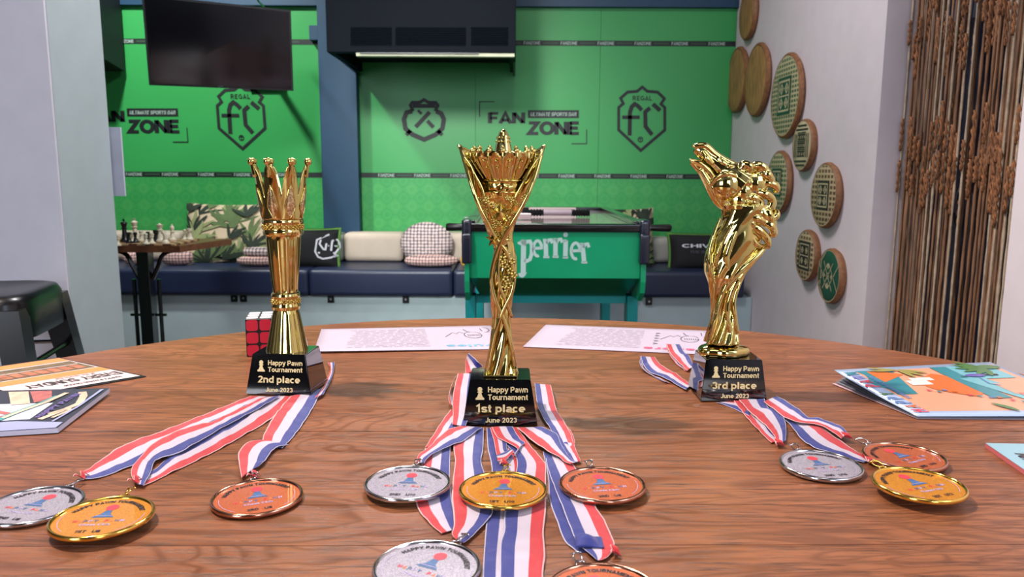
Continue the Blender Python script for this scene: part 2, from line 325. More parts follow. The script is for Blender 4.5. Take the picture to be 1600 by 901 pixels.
b = MB(); b.box((-3.4, YW+.012, 0), (1.36, YW+.1, 3.0)); wall_back = S(b.build('wall_back', M('backing_board', (26, 60, 40), .7)))
b = MB(); b.box((-3.4, -2.9, 0), (1.9, -2.8, 3.0)); S(b.build('wall_rear', m_rear))
b = MB(); b.box((-3.4, -2.8, 0), (-3.3, 4.5, 3.0)); S(b.build('wall_left', m_rear))
# right wall, far and near stretch, with the curtained opening between them
XR = 1.26
b = MB(); b.box((XR, 2.70, 0), (XR+.08, YW+.01, 3.0)); b.box((XR+.08, 2.70, 0), (XR+.3, 2.78, 3.0)); S(b.build('wall_right', m_white))
b = MB(); b.box((XR, -2.8, 0), (XR+.3, 1.945, 3.0)); S(b.build('wall_right_near', m_white))
b = MB(); b.box((XR+.08, 1.945, 2.3), (XR+.3, 2.70, 3.0)); S(b.build('trim_1', m_white))
# pillar at the left
pc = PY(91, 230, 2.2).x
b = MB(); b.box((-3.3, 2.2, 0), (pc, 2.487, 3.0), bev=.006); S(b.build('wall_pillar', m_pillarg, loc=(pc-.5, 2.2, 0)))
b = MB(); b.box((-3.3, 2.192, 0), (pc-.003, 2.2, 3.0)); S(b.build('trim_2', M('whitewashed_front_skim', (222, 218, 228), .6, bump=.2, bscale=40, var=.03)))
# green wall panels with a printed chequer band below the lower strip
def green(name, c1, band):
    t = NT(name); t.b.inputs['Roughness'].default_value = .38; t.b.inputs['Specular IOR Level'].default_value = .45
    tc = t.n('ShaderNodeTexCoord'); sp = t.n('ShaderNodeSeparateXYZ'); g = t.n('ShaderNodeNewGeometry'); t.l(g, 'Position', sp, 0)
    mp = t.n('ShaderNodeMapping'); mp.inputs['Rotation'].default_value = (0, math.radians(45), 0); mp.inputs['Scale'].default_value = (1, 1, 1); t.l(g, 'Position', mp, 'Vector')
    ck = t.n('ShaderNodeTexChecker', Scale=14.5); t.l(mp, 'Vector', ck, 'Vector')
    # round motif in each diamond
    fr = t.n('ShaderNodeVectorMath', _operation='SCALE'); fr.inputs['Scale'].default_value = 14.5; t.l(mp, 'Vector', fr, 0)
    ff = t.n('ShaderNodeVectorMath', _operation='FRACTION'); t.l(fr, 0, ff, 0)
    sb = t.n('ShaderNodeVectorMath', _operation='SUBTRACT'); sb.inputs[1].default_value = (.5, .5, .5); t.l(ff, 0, sb, 0)
    ml = t.n('ShaderNodeVectorMath', _operation='MULTIPLY'); ml.inputs[1].default_value = (1, 0, 1); t.l(sb, 0, ml, 0)
    ln = t.n('ShaderNodeVectorMath', _operation='LENGTH'); t.l(ml, 0, ln, 0)
    rg = t.n('ShaderNodeMath', _operation='COMPARE'); rg.inputs[1].default_value = .3; rg.inputs[2].default_value = .07; t.l(ln, 1, rg, 0)
    a = t.n('ShaderNodeMath', _operation='MULTIPLY'); a.inputs[1].default_value = .16; t.l(rg, 0, a, 0)
    a1 = t.n('ShaderNodeMath', _operation='MULTIPLY'); a1.inputs[1].default_value = .18; t.l(ck, 'Fac', a1, 0)
    a2 = t.n('ShaderNodeMath', _operation='ADD'); t.l(a, 0, a2, 0); t.l(a1, 0, a2, 1)
    lt = t.n('ShaderNodeMath', _operation='LESS_THAN'); lt.inputs[1].default_value = band; t.l(sp, 2, lt, 0)
    a3 = t.n('ShaderNodeMath', _operation='MULTIPLY'); t.l(a2, 0, a3, 0); t.l(lt, 0, a3, 1)
    mx = t.n('ShaderNodeMix', _data_type='RGBA'); mx.inputs[6].default_value = (*lin(c1), 1); mx.inputs[7].default_value = (*lin((92, 168, 92)), 1)
    t.l(a3, 0, mx, 0); t.l(mx, 2, t.b, 'Base Color'); return t.m
m_green = green('green_wall_print', (50, 146, 76), 1.0)
def wx(px, py=230): return PY(px, py, YW).x
def wz(py, px=800): return PY(px, py, YW).z
ztop = wz(12)
cuts = [-3.3, wx(-60), wx(164), wx(505), wx(560), wx(743), wx(935), XR-.002]
for i, (xa, xb) in enumerate(zip(cuts[:-1], cuts[1:])):
    b = MB(); b.box((xa+.0008, YW, .0), (xb-.0008, YW+.011, ztop)); b.build('wall_panel', m_green, wall_back)
b = MB(); b.box((-3.3, YW-.03, ztop), (XR, YW+.012, 3.0), bev=.004); S(b.build('trim_3', m_blue))
# blue column with a little junction box
xa, xb = PY(500, 180, 4.42).x, PY(558, 180, 4.42).x
b = MB(); b.box((xa, 4.42, 0), (xb, YW-.001, ztop+.3), bev=.004); S(b.build('trim_4', m_blue))
b = MB(); p0 = PY(484, 63, 4.46); p1 = PY(500, 40, 4.46); b.box((p0.x, 4.45, p0.z), (xa-.001, YW-.001, p1.z), bev=.004)
tag(b.build('junction_box', m_blue), 'small blue junction box on the left edge of the blue column', 'junction box')
YP = YW-.0025
def wall_fn(cx=0, cz=0, y=YP): return lambda x, z: (cx+x, y, cz+z)
# strips with repeated words
for row, py in ((0, 67.0), (1, 274.5)):
    zc = wz(py); h = 7.5/1200*YW*1.02
    for k, (xa_, xb_) in enumerate(((-3.0, cuts[3]-.002), (cuts[4]+.002, XR-.004))):
        b = MB(); b.box((xa_, YW-.0018, zc-h/2), (xb_, YW-.0002, zc+h/2)); b.build('black_strip', m_black, wall_back)
    b = MB(); per = 55.7/1200*YW; x0 = wx(603) if row else wx(830)
    k = -14
    while x0+k*per < XR-.06:
        xc = x0+k*per
        if not (cuts[3]-.06 < xc < cuts[4]+.06) and xc > -2.9: b.text('FANZONE', .025, wall_fn(xc, zc), 0, bold=.035)
        xm = xc+per/2
        if not (cuts[3]-.06 < xm < cuts[4]+.06) and -2.9 < xm < XR-.06: b.box((xm-.043, YP-.0002, zc-.0055), (xm+.043, YP, zc+.0055), 1)
        k += 1
    b.build('strip_lettering', [m_lite, m_dim], wall_back)
# the three emblems of the right bay, repeated one period to the left
def cropfn(ox, oy, s, dx):
    def f(x, y):
        p = PY(ox+x/s, oy+y/s, YW); return (p.x+dx, YP, p.z)
    return f
PER = wx(1002.5)-wx(380.5)
def emblem_fc(dx):
    f = cropfn(600, 130, 3.3333, dx); b = MB(); k = 0
    b.stroke([(1345, 20), (1372, 42), (1425, 46), (1460, 80), (1442, 108), (1462, 126), (1462, 243), (1337, 350), (1222, 243), (1222, 126), (1246, 106), (1232, 78), (1268, 46), (1318, 42)], 15, f, closed=True)
    b.stroke([(1279, 272), (1281, 150), (1290, 122), (1306, 108), (1322, 118), (1342, 140)], 21, f)
    b.stroke([(1240, 177), (1332, 177)], 18, f)
    b.stroke([(1400, 108), (1438, 142)], 22, f); b.stroke([(1385, 128), (1360, 150), (1362, 225), (1396, 268)], 21, f)
    b.stroke(arc(1335, 293, 12, 13, 0, 360), 5, f); b.stroke([(1326, 288), (1344, 288)], 4, f); b.stroke([(1335, 288), (1335, 302)], 4, f)
    b.text('REGAL', 34, lambda x, y: f(1347+x, 78-y), 0, bold=.02, spacing=1.15)
    b.build('wall_crest', m_black, wall_back)
def emblem_fan(dx):
    f = cropfn(600, 130, 3.3333, dx); b = MB()
    b.stroke([(498, 176), (498, 96), (576, 96)], 5, f); b.stroke([(1055, 240), (1055, 315), (976, 315)], 5, f)
    def fit(t, x0, x1, y0, y1, mi=0, bold=.085, shear=0):
        v, _ = text2d(t, 1.0, bold, 'CENTER', 2, shear); a = np.array(v); lo, hi = a.min(0), a.max(0)
        b.text(t, 1.0, lambda x, y: f(x0+(x-lo[0])/(hi[0]-lo[0])*(x1-x0), y1-(y-lo[1])/(hi[1]-lo[1])*(y1-y0)), mi, bold=bold, shear=shear)
    fit('FAN', 541, 736, 140, 211); fit('ZONE', 736, 1015, 198, 270)
    b.poly([f(749, 140), f(749, 181), f(1015, 181), f(1015, 140)])
    g = f; f2 = lambda x, y: (g(x, y)[0], YP-.001, g(x, y)[2])
    f = f2; fit('ULTIMATE SPORTS BAR', 762, 1003, 149, 173, 1, .03, .2)
    b.build('wall_lettering', [m_black, m_lite], wall_back)
def emblem_heart(dx):
    f = cropfn(600, 130, 3.3333, dx); b = MB()
    b.stroke([(148, 146), (118, 152), (104, 188), (112, 236), (150, 268), (209, 293), (268, 268), (304, 236), (312, 188), (298, 158), (272, 146)], 24, f)
    b.stroke([(176, 140), (196, 160)], 14, f)
    b.stroke([(152, 146), (138, 114), (148, 100), (186, 100), (208, 86), (232, 100), (270, 101), (280, 116), (266, 146)], 17, f); b.stroke([(150, 118), (268, 118)], 20, f)
    b.stroke([(165, 228), (238, 150)], 22, f); b.stroke([(226, 196), (258, 230)], 20, f)
    b.stroke([(138, 246), (116, 270)], 20, f); b.stroke([(280, 246), (304, 270)], 20, f)
    b.build('wall_crest', m_black, wall_back)
for dx in (0, -PER): emblem_fc(dx)
for dx in (0, -PER): emblem_fan(dx)
emblem_heart(0)
# ================================================================== things on the back wall
m_blk = M('black_plastic', (14, 15, 18), .35, var=.1)
m_blkg = M('black_gloss_metal', (12, 12, 15), .16, var=.1, coat=.5)
m_chr = M('chrome', (205, 205, 210), .15, metal=1, var=.03)
# television
TL, TR, BR, BL = PY(221, -9, 3.56), PY(454.5, 16, 3.80), PY(458.5, 142, 3.86), PY(233, 133, 3.62)
base = (TL+TR+BR+BL)/4; nrm = (TR-BL).cross(TL-BR).normalized(); nrm = nrm if nrm.y < 0 else -nrm
tv = thing('television', base, 'flat black television on a wall arm, tilted down above the left crest', 'television')
b = MB(); back = -nrm*.045; b.hexa([BL+back, BR+back, TR+back, TL+back, BL, BR, TR, TL]); b.build('television_case', m_blk, tv)
pf = patch(TL, TR, BR, BL)
b = MB(); b.hexa([pf(.015, .975)+nrm*.0005, pf(.985, .975)+nrm*.0005, pf(.985, .025)+nrm*.0005, pf(.015, .025)+nrm*.0005, pf(.015, .975)+nrm*.002, pf(.985, .975)+nrm*.002, pf(.985, .025)+nrm*.002, pf(.015, .025)+nrm*.002])
b.build('screen', M('dark_screen', (9, 11, 18), .09, var=.05, spec=.5), tv)
b = MB(); q = pf(.48, .985)+nrm*.003; b.box((q.x-.012, q.y-.002, q.z-.003), (q.x+.012, q.y+.001, q.z+.003)); b.build('badge', m_chr, tv)
b = MB(); bc = base-nrm*.05; b.tube([bc, (bc.x+.05, 4.2, bc.z), (bc.x-.02, 4.495, bc.z)], .018, 8); b.box((bc.x-.12, 4.47, bc.z-.12), (bc.x+.08, 4.497, bc.z+.12)); b.build('wall_arm', m_blk, tv)
b = MB(); b.tube(spline([PY(402, -6, 3.9), PY(404, 2, 4.0), PY(412, 10, 4.2)], 5), .005, 6); b.build('cable', m_blk, tv)
# speaker
sp = thing('speaker', (-2.43, 4.3, 1.6), 'black wall speaker high in the corner left of the television', 'speaker')
xs = PY(195, 111, 4.47).x; z0, z1 = PX(158, 89, xs), PX(195, 111, xs)
b = MB(); yb, yf = 4.47, z0.y; zb = z1.z; zf = z0.z
b.hexa([(xs-.32, yf, zf), (xs, yf, zf), (xs, yb, zb), (xs-.32, yb, zb), (xs-.32, yf-.03, zf+.5), (xs, yf-.03, zf+.5), (xs, yb, zf+.5), (xs-.32, yb, zf+.5)])
b.build('speaker_cabinet', M('speaker_black', (13, 16, 26), .6), sp)
b = MB(); b.box((xs-.2, yb-.002, zb+.1), (xs-.1, YW-.0005, zb+.2)); b.build('bracket', m_blk, sp)
b = MB(); b.hexa([(xs-.30, yf-.012, zf+.03), (xs-.02, yf-.012, zf+.03), (xs-.02, yf+.0, zf+.03), (xs-.30, yf, zf+.03), (xs-.30, yf-.04, zf+.47), (xs-.02, yf-.04, zf+.47), (xs-.02, yf-.02, zf+.47), (xs-.30, yf-.02, zf+.47)]); b.build('speaker_grille', m_blk, sp)
# air conditioner housing
YA = 3.75
xl, xr = PY(510, 60, YA).x, PY(806, 60, YA).x; zb_ = PY(650, 82, YA).z
ac = thing('air_conditioner', ((xl+xr)/2, 4.1, zb_), 'dark navy boxed air conditioner with slatted grilles under the ceiling', 'air conditioner')
b = MB(); b.box((xl, YA, zb_), (xr, YA+.05, 2.95), bev=.004); b.build('front_panel', m_navy, ac)
b = MB(); b.hexa([(xl-.0, YA+.052, zb_), (xl+.03, YA+.052, zb_), (xl+.03, YW-.032, zb_-.0), (xl, YW-.032, zb_), (xl, YA+.052, 2.95), (xl+.03, YA+.052, 2.95), (xl+.03, YW-.032, 2.95), (xl, YW-.032, 2.95)])
b.build('side_panel', m_navy, ac)
b = MB(); b.box((xr-.03, YA+.052, zb_), (xr, YW-.032, 2.95)); b.build('side_panel', m_navy, ac)
b = MB(); b.box((xl+.03, YA+.06, zb_+.05), (xr-.03, YW-.04, zb_+.08)); b.build('inner_tray', m_navy, ac)
b = MB(); c0, c1 = PY(556, 84, YA), PY(804, 84, YA); b.box((c0.x, YA+.006, zb_-.016), (c1.x, YA+.05, zb_-.0005)); st_ = b.build('outlet_lip', M('cream_plastic', (176, 178, 150), .5), ac)
b = MB(); c2 = PY(748, 84, YA); b.box((c0.x+.02, YA-.003, zb_-.006), (c2.x, YA+.005, zb_-.0006)); b.build('outlet_flap', m_blk, ac)
for gx0, gx1 in ((548, 612), (618, 728), (736, 794)):
    b = MB()
    for k in range(9):
        q0 = PY(gx0, 44+k*3.2, YA); q1 = PY(gx1, 44+k*3.2, YA)
        b.hexa([(q0.x, YA-.005, q0.z-.002), (q1.x, YA-.005, q0.z-.002), (q1.x, YA-.0005, q0.z), (q0.x, YA-.0005, q0.z), (q0.x, YA-.006, q0.z+.002), (q1.x, YA-.006, q0.z+.002), (q1.x, YA-.0005, q0.z+.005), (q0.x, YA-.0005, q0.z+.005)])
    tag(b.build('grille_slats', m_navy, ac), kind='stuff')
# triangular brackets at the wall, either side of the housing
for nm, pts in (('left', [(510, 84), (557, 84), (557, 118)]), ('right', [(786, 88), (809, 88), (809, 114)])):
    b = MB(); x = xl if nm == 'left' else xr-.012
    za, zc_ = zb_-.002, PY(557, 118, YW).z
    pts3 = [(YA+.3, za), (YW-.002, za), (YW-.002, zc_)]
    b.add([(x, y, z) for y, z in pts3]+[(x+.012, y, z) for y, z in pts3], [(0, 1, 2), (5, 4, 3), (0, 3, 4, 1), (1, 4, 5, 2), (2, 5, 3, 0)]); b.build('side_bracket', m_blk, ac)
# notice at the pillar's edge
q0, q1 = PY(170, 306, 2.50), PY(190, 199, 2.50)
b = MB(); b.box((q0.x-.03, 2.491, q0.z), (q1.x, 2.499, q1.z), bev=.001); tag(b.build('paper_notice', M('white_card', (205, 210, 228), .6), loc=(q1.x, 2.495, q0.z)), 'white card notice sticking out behind the pale pillar', 'notice')
# ================================================================== baskets on the right wall
m_cane = M('brown_cane', (128, 84, 52), .6, bump=.6, bscale=160, var=.25, scale=60)
m_cane2 = M('woven_tan_cane', (158, 118, 72), .6, bump=1.0, bscale=120, var=.35, scale=60, stretch=(1, 1, .25))
def weave(name, dark, light):
    t = NT(name); tc = t.n('ShaderNodeTexCoord'); mp = t.n('ShaderNodeMapping'); mp.inputs['Rotation'].default_value = (0, math.radians(90), 0)
    t.l(tc, 'Object', mp, 'Vector'); sx = t.n('ShaderNodeSeparateXYZ'); t.l(tc, 'Object', sx, 0); cx = t.n('ShaderNodeCombineXYZ'); t.l(sx, 1, cx, 0); t.l(sx, 2, cx, 1)
    bk = t.n('ShaderNodeTexBrick', Scale=1.0); bk.offset = 0; bk.inputs['Brick Width'].default_value = .030; bk.inputs['Row Height'].default_value = .021; bk.inputs['Mortar Size'].default_value = .0048
    bk.inputs['Mortar Smooth'].default_value = .2
    for k in ('Color1', 'Color2'): bk.inputs[k].default_value = (*lin(dark), 1)
    bk.inputs['Mortar'].default_value = (*lin(light), 1); t.l(cx, 0, bk, 'Vector'); t.l(bk, 'Color', t.b, 'Base Color'); t.b.inputs['Roughness'].default_value = .6
    bp = t.n('ShaderNodeBump', Strength=.4, Distance=.001); t.l(bk, 'Fac', bp, 'Height'); t.l(bp, 'Normal', t.b, 'Normal'); return t.m
W_G = weave('green_cream_weave', (66, 92, 66), (178, 168, 132)); W_B = weave('brown_cream_weave', (92, 70, 50), (178, 158, 124))
m_grn = M('green_cane', (24, 76, 58), .6, var=.1); m_drk = M('dark_cane', (40, 36, 34), .6, var=.1); m_crm = M('cream_cane', (184, 172, 138), .6, var=.1)
baskets = [ # px, py, height px, type, label
 (1169, 22, 76, 'plain', 'plain tan basket highest on the wall, cut by the top of the picture'),
 (1152, 125, 98, 'plain', 'plain tan basket nearest the green wall, left of its touching neighbour'),
 (1183, 125, 110, 'plain', 'plain brown basket overlapping the right side of the leftmost one'),
 (1229, 150, 128, 'green', 'largest cream basket with a green square, upper middle of the wall'),
 (1256, 227, 80, 'maze', 'small dark and cream basket with a maze weave'),
 (1217, 285, 98, 'green2', 'green and cream basket half hidden behind the horse trophy'),
 (1290, 305, 102, 'brown', 'large cream basket with a dark square, nearest the rope curtain'),
 (1261, 399, 82, 'black', 'small basket with a black bordered square, below the middle'),
 (1298, 431, 88, 'diamond', 'lowest basket, all green with a tilted diamond pattern')]
for px, py, hp, kind, lab in baskets:
    c = PX(px, py, XR-.02); r = hp/2/1200*c.y*1.0*1.0; d = .030; base = Vector((XR-.001, c.y, c.z))
    t_ = thing('wall_basket', base, lab, 'basket', 'woven baskets on the right wall')
    fm = {'plain': m_cane2, 'green': W_G, 'green2': W_G, 'brown': W_B, 'maze': m_crm, 'black': W_B, 'diamond': m_grn}[kind]
    def disc(prof, n=40):
        b = MB(); vs = []
        for rr, dd in prof: vs += [(base.x-dd, base.y+rr*math.cos(2*math.pi*k/n), base.z+rr*math.sin(2*math.pi*k/n)) for k in range(n)]
        b.add(vs, [(j*n+k, j*n+(k+1) % n, (j+1)*n+(k+1) % n, (j+1)*n+k) for j in range(len(prof)-1) for k in range(n)]+[tuple((len(prof)-1)*n+k for k in range(n))]); return b
    disc([(r*.93, 0), (r*1.0, .012), (r*.99, d*.8), (r*.95, d), (r*.92, d*.96)]).build('basket_rim', m_cane, t_, smooth=40)
    disc([(r*.925, d*.9), (r*.9, d*.965), (r*.5, d*1.0)]).build('basket_face', fm, t_, smooth=40)
    b = MB(); f = lambda y, z, l=.0015: (base.x-d-l, base.y+y*r, base.z+z*r); sw = .05
    b.stroke(arc(0, 0, .93, .93, 0, 352, 40), .05, lambda y, z: f(y, z, -.001), 1, closed=True)
    if kind in ('green', 'green2', 'brown', 'black'):
        a = .44 if kind != 'black' else .55; dm = 0
        b.poly([f(-a, -a), f(a, -a), f(a, a), f(-a, a)], 0)
        g = lambda y, z: f(y, z, .0022)
        b.stroke([(-a*.78, -a*.78), (a*.78, -a*.78), (a*.78, a*.78), (-a*.78, a*.78)], .045, g, 1, closed=True)
        b.stroke([(-a*.78, 0), (a*.78, 0)], .035, g, 1)
        for sy in (-1, 1):
            for sz in (-1, 1):
                cy, cz = sy*a*.38, sz*a*.38
                b.stroke([(cy-.11, cz), (cy, cz+.11), (cy+.11, cz), (cy, cz-.11)], .04, g, 1, closed=True)
                b.stroke([(cy-.04, cz), (cy+.04, cz)], .06, g, 1)
    elif kind == 'maze':
        g = f
        for q in (-.75, -.6, .6, .75): b.stroke([(-.45, q), (.45, q)] if abs(q) > .7 else [(-.6, q), (.6, q)], .06, g, 0)
        for q in (.52, .68): b.stroke([(q, -.45), (q, .45)], .06, g, 0); b.stroke([(-q, -.45), (-q, .45)], .06, g, 0)
        for zz in (-.32, 0, .32):
            for yy in (-.3, -.1, .1, .3): b.stroke([(yy-.07, zz-.09), (yy+.07, zz-.09), (yy+.07, zz+.09), (yy-.07, zz+.09)], .05, g, 0, closed=True)
            b.stroke([(-.42, zz+.16), (.42, zz+.16)], .04, g, 0)
    elif kind == 'diamond':
        g = f
        for k in (-.45, 0, .45): b.stroke([(k-.4, -.5+abs(k)*.1), (k+.4, .5-abs(k)*.1)], .035, g, 1); b.stroke([(k-.4, .5-abs(k)*.1), (k+.4, -.5+abs(k)*.1)], .035, g, 1)
        for y_, z_ in ((0, .35), (0, -.35), (.35, 0), (-.35, 0), (0, 0)):
            for s_ in (.05, .1): b.stroke([(y_-s_, z_), (y_, z_+s_), (y_+s_, z_), (y_, z_-s_)], .03, g, 1, closed=True)
        b.stroke([(.3, -.8), (.62, -.5), (.62, .5), (.3, .8)], .04, g, 1)
    if kind != 'plain':
        b.build('woven_motif', [m_grn if kind.startswith('green') else m_drk if kind != 'diamond' else m_grn, m_crm], t_)
# ================================================================== rope curtain over a dark pane
b = MB(); b.box((XR+.20, 1.6, 0), (XR+.212, 2.695, 2.3)); S(b.build('window_1', M('dark_blue_glass', (22, 34, 58), .08, var=.2, scale=3, spec=.7)))
win = bpy.data.objects['window_1']
b = MB(); f = lambda y, z: (XR+.197, y, z)
rnd = random.Random(3)
for k in range(6):
    y0 = 2.12+.09*k; z0 = .93+rnd.uniform(-.05, .05)
    b.stroke([(y0+.05*math.cos(a)*1.2, z0+.05*math.sin(a*1.5)) for a in np.linspace(0, 5, 14)], .006, f)
for k in range(5):
    y0 = 2.05+.13*k; z0 = 1.52; b.poly([f(y0, z0), f(y0+.1, z0), f(y0+.09, z0+.1), f(y0+.01, z0+.07)])
b.build('window_reflection_marks', M('painted_reflection', (112, 124, 150), .7), win)  # lettering and light patches reflected in the pane, drawn as flat pale shapes
b = MB(); rnd = random.Random(11); N = 64; XC = XR+.085
m_rope = M('brown_jute', (128, 92, 68), .8, var=.5, scale=30, bump=.8, bscale=300, stretch=(1, 1, .3)); m_ropeo = M('rust_jute', (132, 86, 54), .8, var=.6, scale=55, bump=.8, bscale=300); m_ropel = M('pale_jute', (172, 152, 132), .8, var=.25, scale=40, bump=.8, bscale=300)
for i in range(N):
    y = 2.03+.655*(i+.5)/N+rnd.uniform(-.003, .003); x = XC+rnd.uniform(-.012, .014); ph = rnd.uniform(0, 6); amp = rnd.uniform(.001, .004)
    zt, zb2 = 2.28, .12+rnd.uniform(0, .1); rr = rnd.uniform(.0030, .0046)
    u = (y-2.03)/.655; zig = abs(((u*3.2) % 1)-.5)*2
    zk = [1.62-.18*zig, 1.20-.16*(1-zig)+rnd.uniform(-.02, .02), .93+.14*zig]
    if rnd.random() < .4: zk.append(1.42+rnd.uniform(-.05, .05))
    n = 44; pts = []; rad = []
    for k in range(n+1):
        z = zt+(zb2-zt)*k/n; sway = amp*math.sin(z*5+ph)+(.006*max(0, .9-z)*math.sin(ph*3))
        pts.append((x+.4*sway, y+sway, z)); rad.append(rr*(1+.25*math.sin(k*2.1+ph)))
    b.tube(pts, rad, 5, 2 if rnd.random() < .3 else 0)
    for z in zk:
        if rnd.random() < .3: continue
        L = rnd.uniform(.07, .14)
        for q_ in range(2):
            b.tube([(x-.005+.0035*math.cos(q_*3.14+j*1.9), y+.0038*math.sin(q_*3.14+j*1.9), z+L*(.5-j/7)) for j in range(8)], [rr*(.7+.4*(j % 2)) for j in range(8)], 5, 1)
b2 = MB(); b2.tube([(XC, 1.96, 2.285), (XC, 2.69, 2.285)], .012, 8)
ct = thing('rope_curtain', (XC, 2.35, .1), 'brown knotted rope curtain hanging in the opening at the right', 'curtain')
b2.build('curtain_rod', M('rod_wood', (70, 45, 30), .5), ct); tag(b.build('knotted_strands', [m_rope, m_ropeo, m_ropel], ct, smooth=True), kind='stuff')
# ================================================================== BENCH AND CUSHIONS
m_pad = M('navy_vinyl', (30, 38, 66), .38, var=.12, scale=6, bump=.35, bscale=14)
m_bench = M('pale_blue_bench_paint', (166, 182, 188), .5, var=.04)
YB = 3.95
bench = thing('wall_bench', (-1, 4.2, 0), 'long pale bench with navy vinyl seat pads against the green wall', 'bench')
x_l, x_r = -3.28, PY(1163, 450, YB).x
b = MB(); b.box((x_l, YB+.02, .0), (XR-.003, YW-.001, .385)); b.build('bench_base', m_bench, bench)
jx = [x_l, PY(236, 450, YB).x-.9, PY(483, 450, YB).x, PY(708, 450, YB).x, PY(1000, 450, YB).x, x_r]
for xa_, xb_ in zip(jx[:-1], jx[1:]):
    b = MB(); b.box((xa_+.002, YB-.01, .388), (xb_-.002, YW-.003, .525), bev=.022); b.build('seat_pad', m_pad, bench, smooth=50)
for px, py in ((366, 465.5), (380.5, 465.5), (517, 467), (634, 467.5), (1014, 470.5)):
    q = PY(px, py, YB+.015); b = MB(); b.box((q.x-.017, YB+.012, q.z-.02), (q.x+.017, YB+.019, q.z+.02), bev=.002)
    o = b.build('lock_plate', m_blk, bench)
    b = MB(); b.tube([(q.x, YB+.012, q.z), (q.x, YB+.0095, q.z)], [.0062, .0062], 12); b.build('lock_barrel', m_chr, o)
def pillow(center, w_, h_, t_, lean=14, yaw=0, roll=0, rnd_=False):
    c = Vector(center); la = math.radians(lean)
    Rm = Matrix.Rotation(math.radians(yaw), 3, 'Z') @ Matrix.Rotation(-la, 3, 'X') @ Matrix.Rotation(math.radians(roll), 3, 'Y')
    def surf(u, v, side=1, lift=0):
        if rnd_:
            r = math.hypot(u, v); h = t_/2*max(0, 1-r**4)**.5; X, Z_ = w_/2*u, h_/2*v
        else:
            h = t_/2*max(0, (1-u**4)*(1-v**4))**.42; X = w_/2*u*(.95+.05*v*v); Z_ = h_/2*v*(.94+.06*u*u)
        return c + Rm @ Vector((X, -side*(h+lift), Z_))
    return surf
def pillow_mesh(surf, mi=0, n=18, rnd_=False, mb=None):
    b = mb or MB()
    for sd in (1, -1):
        if rnd_: b.grid(lambda u, v, s_=sd: tuple(surf(v*math.cos(2*math.pi*u), v*math.sin(2*math.pi*u), s_)), 40, 10, mi, cu=True)
        else: b.grid(lambda u, v, s_=sd: tuple(surf(2*u-1, 2*v-1, s_)), n, n, mi)
    return b
def leaf(b, surf, x0, y0, ang, L, wd, mi, curve=.3, lift=.0015, teeth=0):
    n = 10; a = math.radians(ang); lft = []; rgt = []; x, y = x0, y0
    for k in range(n+1):
        t = k/n; aa = a+curve*t; wv = wd*math.sin(math.pi*min(1, t*.94+.04))**.75
        if teeth: wv *= .72+.28*((k*teeth) % 2)
        nx, ny = -math.sin(aa), math.cos(aa); lft.append((x+nx*wv, y+ny*wv)); rgt.append((x-nx*wv, y-ny*wv))
        x += math.cos(aa)*L/n; y += math.sin(aa)*L/n
    cl = lambda q: max(-.97, min(.97, q))
    vs = [tuple(surf(cl(p[0]), cl(p[1]), 1, lift)) for p in lft+rgt]
    b.add(vs, [(i, i+1, n+2+i, n+1+i) for i in range(n)], mi)
m_cream = M('cream_canvas', (196, 176, 148), .8, var=.08, bump=.3, bscale=300)
m_lf = [M('dark_palm_print', (28, 42, 30), .8, var=.2), M('mid_palm_print', (84, 104, 62), .8, var=.2), M('pale_palm_print', (134, 142, 96), .8, var=.15)]
def palm(name, surf, seed, label, dense=15):
    o = thing('palm_cushion', surf(0, -1), label, 'cushion'); pillow_mesh(surf).build('cushion_body', m_cream, o, smooth=True)
    b = MB(); rn = random.Random(seed)
    for k in range(dense):
        x0, y0 = rn.uniform(-.95, .8), rn.uniform(-.9, .85); ang = rn.uniform(20, 160); mi = rn.choice([0, 0, 1, 1, 2])
        for j in range(rn.choice([4, 5, 6])):
            leaf(b, surf, x0, y0, ang+j*19-45, rn.uniform(.42, .75), rn.uniform(.028, .05), mi, rn.uniform(-.7, .7), .001+.0004*k+.00008*j)
    b.build('palm_print', m_lf, o); return o
def seat(px, py): return PY(px, py, 4.2)
# beige back bolsters
m_beige = M('beige_upholstery', (184, 168, 154), .85, var=.05, bump=.3, bscale=250); m_greyu = M('grey_green_upholstery', (132, 140, 132), .85, var=.05)
def bolster(px0, px1, pyt, label, m_, y0=4.30, y1=4.47):
    a_, c_ = PY(px0, pyt, y0), PY(px1, pyt, y0)
    b = MB(); b.box((a_.x, y0, .527), (c_.x, y1, a_.z), bev=.035); return tag(b.build('back_cushion', m_, smooth=50), label, 'cushion', 'upholstered back cushions on the bench')
bolster(60, 280, 362, 'beige back cushion on the bench behind the chess table', m_beige)
bolster(536, 629, 364, 'beige back cushion just left of the round patterned cushion', m_beige)
bolster(631, 745, 364, 'beige back cushion behind the round patterned cushion', m_beige)
bolster(522, 535, 365, 'grey green back cushion edge beside the black crest cushion', m_greyu)
bolster(1012, 1052, 372, 'pale grey back cushion between the football table and the black cushion', M('pale_grey_upholstery', (160, 158, 154), .85, var=.05))
# palm cushions
def pil(px0, px1, py0, py1, y, t_, **k):
    a_, c_ = PY(px0, py1, y), PY(px1, py0, y)
    return pillow(((a_.x+c_.x)/2, y, (a_.z+c_.z)/2), c_.x-a_.x, (c_.z-a_.z)/math.cos(math.radians(k.get('lean', 12))), t_, **k)
palm('palm', pil(291, 428, 318, 421, 4.31, .13, lean=13, yaw=-4), 5, 'large palm leaf cushion leaning behind the chess table', 34)
palm('palm', pil(912, 1024, 325, 428, 4.22, .15, lean=10, yaw=4), 9, 'green leafy cushion standing behind the football table', 46)
